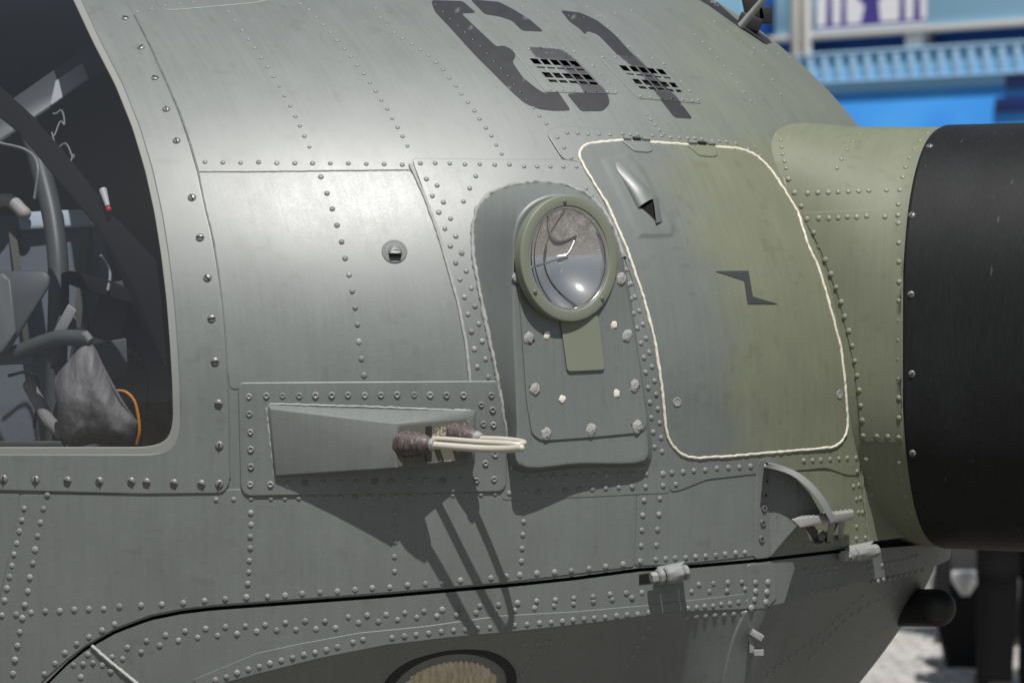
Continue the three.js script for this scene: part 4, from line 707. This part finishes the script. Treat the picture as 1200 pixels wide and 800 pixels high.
const top = (x, y, g) => { let best = null; for (const s of sheets) if (s.g === g && (!best || s.lift >= best.lift) && inside(s.poly, x, y) && !(s.hole && inside(s.hole, x, y))) best = s; return best; };
const domeGeo = (seg = 10) => new THREE.LatheGeometry([[1, -0.25], [0.97, 0.06], [0.78, 0.28], [0.42, 0.41], [0, 0.44]].map(([x, y]) => new THREE.Vector2(Math.max(x, 1e-5), y)), seg);
const dome = domeGeo(), ringDome = new THREE.LatheGeometry([[1, -0.25], [0.97, 0.1], [0.78, 0.36], [0.52, 0.46], [0.45, 0.22], [0, 0.16]].map(([x, y]) => new THREE.Vector2(Math.max(x, 1e-5), y)), 11);
const upQ = (n) => new THREE.Quaternion().setFromUnitVectors(V(0, 1, 0), n);
function seat(o) {
  const g = o.g ?? gNose, s = top(o.x, o.y, g), h = on(o.x, o.y, s ? s.lift : 0, g);
  if (!h) return null;
  const parent = s && !s.child ? s.mesh : g === gFair ? (o.dark ? radome : fairing) : o.y > 705 || (o.x > 810 && o.y > 660) ? lowSkin : skin;
  return { ...h, parent };
}
rivets.sort((a, b) => b.r - a.r);
const rest = [], restOlive = [], restDark = [], restBlack = [];
rivets.forEach((o, i) => {
  const s = seat(o); if (!s) return;
  const geo = o.ring ? ringDome : dome;
  if (i < 300) { const m = shade(new THREE.Mesh(geo, inDigit(o.x, o.y) ? M.rivetBlack : o.olive || (o.x > 900 && o.y < 640) ? M.rivetOlive : o.k < 0.3 ? M.rivetLight : o.k > 0.65 ? M.rivetDull : M.rivet)); m.name = numbered('rivet'); m.position.copy(s.p).sub(baseOf(s.parent)); m.quaternion.copy(upQ(s.n)); m.scale.set(o.r * U, o.r * U * (0.8 + 0.4 * ((o.k * 7.3) % 1)), o.r * U); s.parent.add(m); }
  else (inDigit(o.x, o.y) ? restBlack : o.olive || (o.x > 900 && o.y < 640) ? restOlive : rest).push(geo.clone().scale(o.r * U, o.r * U * 1.05, o.r * U).applyQuaternion(upQ(s.n)).translate(s.p.x, s.p.y, s.p.z));
});
for (const [x, y] of [...alongPath([872, 736, 863, 764], 3), ...alongPath([861, 777, 857, 793], 2), ...alongPath([805, 724, 871, 719], 7), ...alongPath([1010, 700, 960, 745, 900, 790], 14), ...alongPath([1050, 694, 1000, 720, 950, 770], 12), ...alongPath([640, 752, 612, 790], 5), ...alongPath([760, 735, 735, 780], 5), ...alongPath([615, 755, 660, 752], 4)]) { const h = rayBelly(x, y); if (h) restDark.push(dome.clone().scale(3.8 * U, 3.8 * U, 3.8 * U).applyQuaternion(upQ(h.n)).translate(h.p.x, h.p.y, h.p.z)); }
for (const [g, m] of [[rest, M.rivet], [restOlive, M.rivetOlive], [restDark, M.rivetDark], [restBlack, M.rivetBlack]]) part('rivets', mergeGeometries(g), m, heli).userData.kind = 'stuff';
for (const o of screws) {
  const s = seat(o); if (!s) continue;
  const q = upQ(s.n), m = shade(new THREE.Mesh(domeGeo(16), M.screw)); m.name = numbered('screw'); m.position.copy(s.p).sub(baseOf(s.parent)); m.quaternion.copy(q).multiply(new THREE.Quaternion().setFromAxisAngle(V(0, 1, 0), rnd() * 3.1)); m.scale.setScalar(o.r * U); s.parent.add(m);
  const sl = hull([[-0.75, 0.3], [0.75, 0.3], [-0.6, 0.6], [0.6, 0.6]].flatMap(([x, y]) => [V(x, y, -0.11), V(x, y, 0.11)])).scale(o.r * U, o.r * U, o.r * U).applyQuaternion(m.quaternion).translate(s.p.x, s.p.y, s.p.z);
  const bb = baseOf(s.parent); sl.translate(-bb.x, -bb.y, -bb.z); const sm = shade(new THREE.Mesh(sl, M.darkSlot)); sm.name = numbered('screw_slot'); s.parent.add(sm);
}
// weather seal strip at the lower left
bead('sealant_bead', [107, 757, 128, 775, 165, 805], 2.6, 0.6, M.sealant, lowSkin, { jitter: 0.4 });
// bolts along the edge of the nose top
// ---------------------------------------------------------------- what can be seen inside the cockpit
{
  const i = (x, y, d) => off(x, y, -d);
  const gm = std({ color: lin(0.09, 0.097, 0.1), roughness: 0.45 }), dk = std({ color: lin(0.004, 0.004, 0.005), roughness: 1 });
  const slab = (P, d0, th, r = 4) => hull(P.flatMap(([x, y]) => [i(x, y, d0), i(x, y, d0 + th)]), r * U);
  const seatT = part('seat', slab(pairs([-120, 262, 108, 258, 116, 270, 150, 420, 150, 620, -120, 620]), 480, 90, 8), std({ color: lin(0.15, 0.17, 0.2), roughness: 0.85, bumpMap, bumpScale: 0.001 }), heli, 'grey blue cockpit seat');
  part('headrest_cover', slab(pairs([24, 252, 112, 248, 118, 262, 26, 266]), 460, 30, 4), std({ color: lin(0.5, 0.58, 0.66), roughness: 0.8 }), seatT);
  part('helmet_rest', tubeGeo([i(-40, 290, 440), i(-20, 246, 440), i(8, 234, 440), i(28, 250, 440)], 9 * U, 30, 12), std({ color: lin(0.5, 0.47, 0.43), roughness: 0.6 }), seatT);
  part('door_pillar', tubeGeo([i(34, 150, 260), i(48, 200, 260), i(62, 260, 260), i(68, 320, 260), i(66, 420, 260), i(64, 560, 260)], 13 * U, 50, 16), gm, heli);
  part('windscreen_pillar', merge([slab(pairs([-30, 82, 0, 104, 42, 142, 30, 160, 0, 132, -30, 112]), 40, 30, 2), slab(pairs([34, 136, 70, 175, 125, 245, 112, 262, 60, 200, 26, 158]), 40, 30, 2), slab(pairs([100, 232, 140, 262, 184, 310, 196, 350, 196, 430, 160, 340, 110, 256]), 40, 30, 2)]), dk, heli);
  part('glare_shield', slab(pairs([74, 322, 82, 320, 130, 332, 168, 350, 172, 358, 130, 348, 80, 330]), 200, 60, 3), dk, heli);
  part('instrument_panel', slab(pairs([122, 335, 150, 330, 150, 350, 140, 400, 110, 420, 96, 420]), 240, 80, 3), std({ color: lin(0.05, 0.05, 0.052), roughness: 0.7 }), heli);
  part('map_case', slab(pairs([110, 380, 122, 370, 148, 350, 152, 400, 196, 440, 196, 500, 110, 440]), 290, 20, 2), std({ color: lin(0.12, 0.13, 0.135), roughness: 0.8 }), heli);
  part('warning_lamp', new THREE.SphereGeometry(3.6 * U, 14, 10).translate(...i(127, 245, 26).toArray()), std({ color: lin(0.7, 0.03, 0.03), roughness: 0.3 }), heli, 'small red warning lamp');
  part('lamp_cone', rod(i(120, 222, 30), i(126, 242, 27), 5 * U, 3 * U), std({ color: lin(0.5, 0.5, 0.5), roughness: 0.4 }), heli);
  part('roof_strut', slab(pairs([-30, 150, 100, 60, 128, 40, 132, 76, 100, 96, 0, 165, -30, 185]), 330, 20, 3), gm, heli);
  part('roof_panel', slab(pairs([66, 96, 96, 76, 102, 92, 60, 122]), 318, 6, 2), std({ color: lin(0.5, 0.52, 0.54), roughness: 0.5 }), heli);
  part('antenna_whip', tubeGeo([i(97, 345, 180), i(102, 372, 178), i(106, 398, 176)], 1.2 * U, 10, 6), dk, heli);
  // armrest and control grip beside the seat
  const arm = part('armrest', slab(pairs([-40, 321, 50, 320, 56, 326, 54, 336, 40, 346, 22, 350, 18, 386, 6, 412, -40, 420]), 70, 34, 3), gm, heli, 'grey metal armrest with a rounded end');
  part('armrest_edge', slab(pairs([-8, 323, 4, 323, 10, 330, 16, 388, 2, 410, -8, 414]), 58, 14, 3), std({ color: lin(0.16, 0.17, 0.17), roughness: 0.4 }), arm);
  part('collective_lever', tubeGeo([i(-30, 424, 90), i(22, 412, 80), i(48, 402, 72), i(70, 396, 66), i(98, 396, 60)], 9.5 * U, 40, 16), gm, heli);
  part('lever_bracket', slab(pairs([-40, 414, 40, 404, 36, 424, -40, 428]), 80, 30, 2), gm, heli);
  part('lever_clip', rod(i(98, 390, 56), i(106, 400, 56), 5 * U), M.worn, heli);
  part('breathing_hose', tubeGeo([i(34, 452, 130), i(46, 474, 120), i(56, 492, 105), i(72, 508, 92)], 8 * U, 30, 12), std({ color: lin(0.3, 0.29, 0.28), roughness: 0.6, bumpMap, bumpScale: 0.001 }), heli);
  part('side_console', slab(pairs([-120, 526, 190, 526, 190, 640, -120, 640]), 60, 420, 3), dk, heli);
  part('console_trim', slab(pairs([-60, 518, 70, 518, 72, 523, -60, 524]), 60, 30, 1.5), gm, heli);
  const wireM = std({ color: lin(0.3, 0.3, 0.3), roughness: 0.5 });
  const coil = []; for (let k = 0; k <= 60; k++) { const t = k / 60; coil.push(i(62 + 10 * Math.sin(t * 9) + 16 * t, 128 + 62 * t + 5 * Math.cos(t * 30), 300 - 40 * t)); }
  part('coiled_cord', tubeGeo(coil, 1.2 * U, 160, 6), wireM, heli);
  for (const [a, m] of [[[0, 168, 30, 176, 44, 196, 40, 232], wireM], [[60, 430, 84, 424, 96, 440, 92, 470], dk], [[10, 440, 30, 436, 44, 448, 40, 500], dk], [[118, 300, 128, 318, 126, 340], wireM], [[150, 410, 168, 430, 172, 470, 164, 520], dk]]) { const p = pairs(a); part('cable_run', tubeGeo(p.map(([x, y], k) => i(x, y, 190 + 20 * (k % 2))), 2 * U, 30, 8), m, heli); }
  part('harness_strap', quadGrid((u, v) => i(lerp(8, 30, v) + u * 9, lerp(262, 420, v), 470 - 8 * Math.sin(v * 3)), 3, 20), std({ color: lin(0.12, 0.12, 0.1), roughness: 0.9 }), seatT);
  part('harness_strap', quadGrid((u, v) => i(lerp(96, 84, v) + u * 9, lerp(262, 400, v), 470 - 8 * Math.sin(v * 3)), 3, 20), std({ color: lin(0.12, 0.12, 0.1), roughness: 0.9 }), seatT);
  const ctrl = part('control_box', slab(pairs([112, 404, 146, 398, 148, 440, 114, 446]), 200, 50, 2), std({ color: lin(0.1, 0.105, 0.11), roughness: 0.6 }), heli);
  for (let k = 0; k < 4; k++) part('stud', rod(i(132, 372 + k * 12, 288), i(132, 372 + k * 12, 283), 2 * U), wireM, ctrl);
  part('quadrant', slab(pairs([70, 372, 84, 366, 92, 384, 76, 396, 62, 396]), 150, 40, 2), gm, heli);
  part('bracket', slab(pairs([80, 358, 88, 364, 74, 392, 64, 388]), 130, 8, 1.5), std({ color: lin(0.35, 0.35, 0.34), roughness: 0.5 }), heli);
  // leather pouch hanging from the lever
  const pouch = pairs([98, 402, 108, 404, 122, 430, 140, 466, 160, 494, 161, 503, 152, 523, 130, 522, 112, 520, 80, 523, 70, 508, 66, 478, 64, 444, 82, 420]);
  const pc = new THREE.CatmullRomCurve3(pouch.map(([x, y]) => V(x, y, 0)), true, 'centripetal');
  const pg = quadGrid((u, v) => { const e = pc.getPoint(u % 1), cx = lerp(104, 112, 0.5) + 0.0 * e.x, cy = 478, r = Math.sin(v * Math.PI / 2), x = lerp(cx, e.x, r), y = lerp(cy, e.y, r), bul = Math.sqrt(Math.max(0, 1 - r * r)); const wr = 3 * nz(x / 22, y / 34, 3) + 1.1 * nz(x / 9, y / 12, 7); return i(x, y, 66 - 34 * bul + wr * bul - (1 - r) * 2); }, 90, 30);
  const back = quadGrid((u, v) => { const e = pc.getPoint(u % 1), r = v; return i(lerp(108, e.x, r), lerp(478, e.y, r), 66 + 14 * (1 - r * r)); }, 90, 6);
  const leather = texture(512, (() => { const a = tileNoise(512, 9, 8, 41), b = tileNoise(512, 40, 36, 42), c = tileNoise(512, 200, 200, 43); return (x, y) => { const v = 112 + 60 * (a(x, y) - 0.5) + 30 * (b(x, y) - 0.5) + 18 * (c(x, y) - 0.5); return [v * 1.02, v, v * 1.0]; }; })(), true); leather.repeat.set(6, 6);
  const base = i(110, 523, 66);
  const bag = thing('pouch', 'limp dark grey leather pouch hanging from the lever inside the cockpit window', 'pouch', base);
  const pm = std({ map: leather, roughness: 0.55, bumpMap: leather, bumpScale: 0.0015 });
  part('pouch_body', merge([pg, back]), pm, bag);
  part('pouch_seam', tubeGeo([i(106, 404, 58), i(124, 438, 54), i(142, 470, 52), i(160, 496, 58)], 2 * U, 30, 8), pm, bag);
  const cable = thing('cable', 'short orange cable loop beside the leather pouch inside the cockpit', 'cable', i(160, 505, 80));
  part('cable_loop', tubeGeo([i(134, 458, 90), i(146, 459, 86), i(156, 468, 84), i(161, 484, 82), i(163, 506, 80), i(160, 520, 82)], 2 * U, 40, 8), std({ color: lin(0.75, 0.26, 0.015), roughness: 0.5 }), cable);
}

// ================================================================ people beyond the nose
function blob(bones, res, lo, hi) {                                    // tapered capsules joined by a smooth minimum
  const size = Math.max(hi.x - lo.x, hi.y - lo.y, hi.z - lo.z), c = lo.clone().add(hi).multiplyScalar(0.5), mc = new MarchingCubes(res, std({}), false, false, 400000);
  const d = (p) => { let s = 1e9; for (const [a, b, ra, rb] of bones) { const ab = b.clone().sub(a), t = clamp(p.clone().sub(a).dot(ab) / Math.max(ab.lengthSq(), 1e-9)), v = p.distanceTo(a.clone().addScaledVector(ab, t)) - lerp(ra, rb, t); const k = 0.022, h = clamp(0.5 + 0.5 * (s - v) / k); s = s > 1e8 ? v : lerp(s, v, h) - k * h * (1 - h); } return s; };
  for (let z = 0; z < res; z++) for (let y = 0; y < res; y++) for (let x = 0; x < res; x++) { const p = V((x - res / 2) / (res / 2), (y - res / 2) / (res / 2), (z - res / 2) / (res / 2)).multiplyScalar(size / 2).add(c); mc.field[z * res * res + y * res + x] = Math.abs(p.x - c.x) > (hi.x - lo.x) / 2 + 0.05 || Math.abs(p.z - c.z) > (hi.z - lo.z) / 2 + 0.05 ? -1 : -d(p); }
  mc.isolation = 0; mc.update();
  const n = mc.count ?? mc.geometry.drawRange.count, g = new THREE.BufferGeometry();
  g.setAttribute('position', new THREE.Float32BufferAttribute(mc.positionArray.slice(0, n * 3), 3)); g.setAttribute('normal', new THREE.Float32BufferAttribute(mc.normalArray.slice(0, n * 3), 3));
  g.scale(size / 2, size / 2, size / 2).translate(c.x, c.y, c.z); return g;
}
{
  const skinM = std({ color: lin(0.5, 0.3, 0.22), roughness: 0.6 }), cloth = new THREE.MeshPhysicalMaterial({ color: lin(0.006, 0.006, 0.007), roughness: 0.9, specularIntensity: 0.3 }), hairM = std({ color: lin(0.05, 0.03, 0.02), roughness: 0.7 }), shoeM = std({ color: lin(0.02, 0.018, 0.016), roughness: 0.5 });
  const P = V(1.93, 0, -8.0), who = thing('person', 'person in black trousers and dark jacket standing behind the radome', 'person', P);
  const B = (a, b, ra, rb) => [V(...a), V(...b), ra, rb];
  const mir = (l) => [...l, ...l.map(([a, b, ra, rb]) => [V(-a.x, a.y, a.z), V(-b.x, b.y, b.z), ra, rb])];
  const add = (name, g, m, par = who) => { const k = shade(new THREE.Mesh(g, m)); k.name = numbered(name); par.add(k); return k; };
  const fingers = []; for (let k = 0; k < 4; k++) { const z = 0.03 - k * 0.02, L = [0.072, 0.08, 0.075, 0.06][k]; fingers.push(B([0.245, 0.79, z], [0.25, 0.79 - L * 0.5, z + 0.004], 0.0095, 0.009), B([0.25, 0.79 - L * 0.5, z + 0.004], [0.24, 0.79 - L, z + 0.01], 0.009, 0.0075)); }
  const bodyG = blob(mir([B([0.18, 1.42, 0], [0.23, 1.13, -0.01], 0.05, 0.042), B([0.23, 1.13, -0.01], [0.245, 0.88, 0.03], 0.04, 0.028), B([0.245, 0.86, 0.02], [0.247, 0.8, 0.0], 0.033, 0.036), B([0.24, 0.84, 0.04], [0.225, 0.79, 0.065], 0.013, 0.01), ...fingers, B([0.09, 0.92, 0], [0.1, 0.5, 0.01], 0.085, 0.058), B([0.1, 0.5, 0.01], [0.1, 0.11, -0.01], 0.052, 0.036), B([0.07, 1.36, 0], [0.16, 1.42, 0], 0.09, 0.06), B([0.022, 1.635, 0.085], [0.026, 1.635, 0.086], 0.013, 0.013), B([0.078, 1.63, 0], [0.08, 1.6, 0], 0.014, 0.01)]).concat([B([0, 1.0, 0], [0, 1.35, 0], 0.13, 0.13), B([0, 1.4, 0], [0, 1.55, 0.01], 0.058, 0.055), B([0, 1.66, -0.005], [0, 1.58, 0.03], 0.092, 0.06), B([0, 1.63, 0.09], [0, 1.6, 0.112], 0.01, 0.014), B([-0.018, 1.562, 0.085], [0.018, 1.562, 0.085], 0.01, 0.01)]), 120, V(-0.32, 0, -0.2), V(0.32, 1.8, 0.2));
  add('body', bodyG, skinM);
  add('trousers', blob(mir([B([0.09, 0.95, 0], [0.1, 0.5, 0.01], 0.102, 0.078), B([0.1, 0.5, 0.01], [0.1, 0.09, -0.01], 0.076, 0.07)]).concat([B([0, 1.0, 0], [0, 1.06, 0], 0.142, 0.138)]), 90, V(-0.3, 0, -0.25), V(0.3, 1.25, 0.25)), cloth);
  add('jacket', blob(mir([B([0.18, 1.43, 0], [0.23, 1.13, -0.01], 0.068, 0.058), B([0.23, 1.13, -0.01], [0.245, 0.9, 0.03], 0.056, 0.044), B([0.07, 1.37, 0], [0.16, 1.42, 0], 0.105, 0.075)]).concat([B([0, 0.98, 0], [0, 1.38, 0], 0.155, 0.15), B([0, 1.45, 0], [0, 1.49, 0], 0.075, 0.07)]), 80, V(-0.34, 0.75, -0.25), V(0.34, 1.6, 0.25)), cloth);
  add('hair', blob([B([0, 1.69, -0.02], [0, 1.66, -0.035], 0.096, 0.094)], 40, V(-0.14, 1.5, -0.17), V(0.14, 1.82, 0.13)), hairM);
  for (const s of [-1, 1]) add('shoe', hull([V(s * 0.075, 0.006, -0.08), V(s * 0.145, 0.006, -0.08), V(s * 0.07, 0.006, 0.16), V(s * 0.16, 0.006, 0.15), V(s * 0.08, 0.09, -0.07), V(s * 0.14, 0.09, -0.07), V(s * 0.09, 0.06, 0.1), V(s * 0.145, 0.06, 0.1)], 0.012), shoeM);
  who.rotation.y = 0.5;
  const other = who.clone(); other.name = numbered('person'); other.userData = { label: 'person in dark clothes standing beyond the tall black bag', category: 'person' }; other.position.set(2.03, 0, -9.7); other.rotation.y = -0.7; scene.add(other);
  // tall bag standing on the setts
  const bq = V(1.83, 0.02, -8.85), tall = thing('bag', 'tall black bag with a silver triangular buckle standing on the cobbles', 'bag', bq);
  const bagM = new THREE.MeshPhysicalMaterial({ color: lin(0.009, 0.009, 0.01), roughness: 0.6, specularIntensity: 0.45 });
  add('bag_body', hull([V(-0.05, 0.012, -0.06), V(0.06, 0.012, -0.06), V(-0.05, 0.012, 0.06), V(0.06, 0.012, 0.06), V(-0.105, 0.2, 0.08), V(0.11, 0.2, 0.08), V(-0.105, 0.3, -0.08), V(0.11, 0.3, -0.08), V(-0.09, 0.52, 0.05), V(0.09, 0.52, 0.05), V(-0.06, 0.58, -0.04), V(0.06, 0.58, -0.04)], 0.012), bagM, tall);
  add('bag_flap', hull([V(-0.055, 0.53, 0.07), V(0.055, 0.53, 0.07), V(-0.05, 0.4, 0.088), V(0.05, 0.4, 0.088), V(-0.055, 0.53, 0.05), V(0.055, 0.53, 0.05)], 0.008), std({ color: lin(0.03, 0.03, 0.033), roughness: 0.5 }), tall);
  add('buckle', hull([V(-0.05, 0.4, 0.105), V(0.05, 0.4, 0.105), V(-0.012, 0.31, 0.107), V(0.012, 0.31, 0.107), V(-0.05, 0.37, 0.106), V(0.05, 0.37, 0.106)], 0.006), std({ color: lin(0.75, 0.75, 0.76), roughness: 0.3, metalness: 0.6 }), tall);
  add('bag_strap', tubeGeo([V(-0.06, 0.5, -0.02), V(-0.09, 0.66, -0.02), V(-0.02, 0.78, -0.01), V(0.05, 0.66, 0), V(0.06, 0.5, 0)], 0.014, 30, 8), bagM, tall);
}

renderer.render(scene, camera);
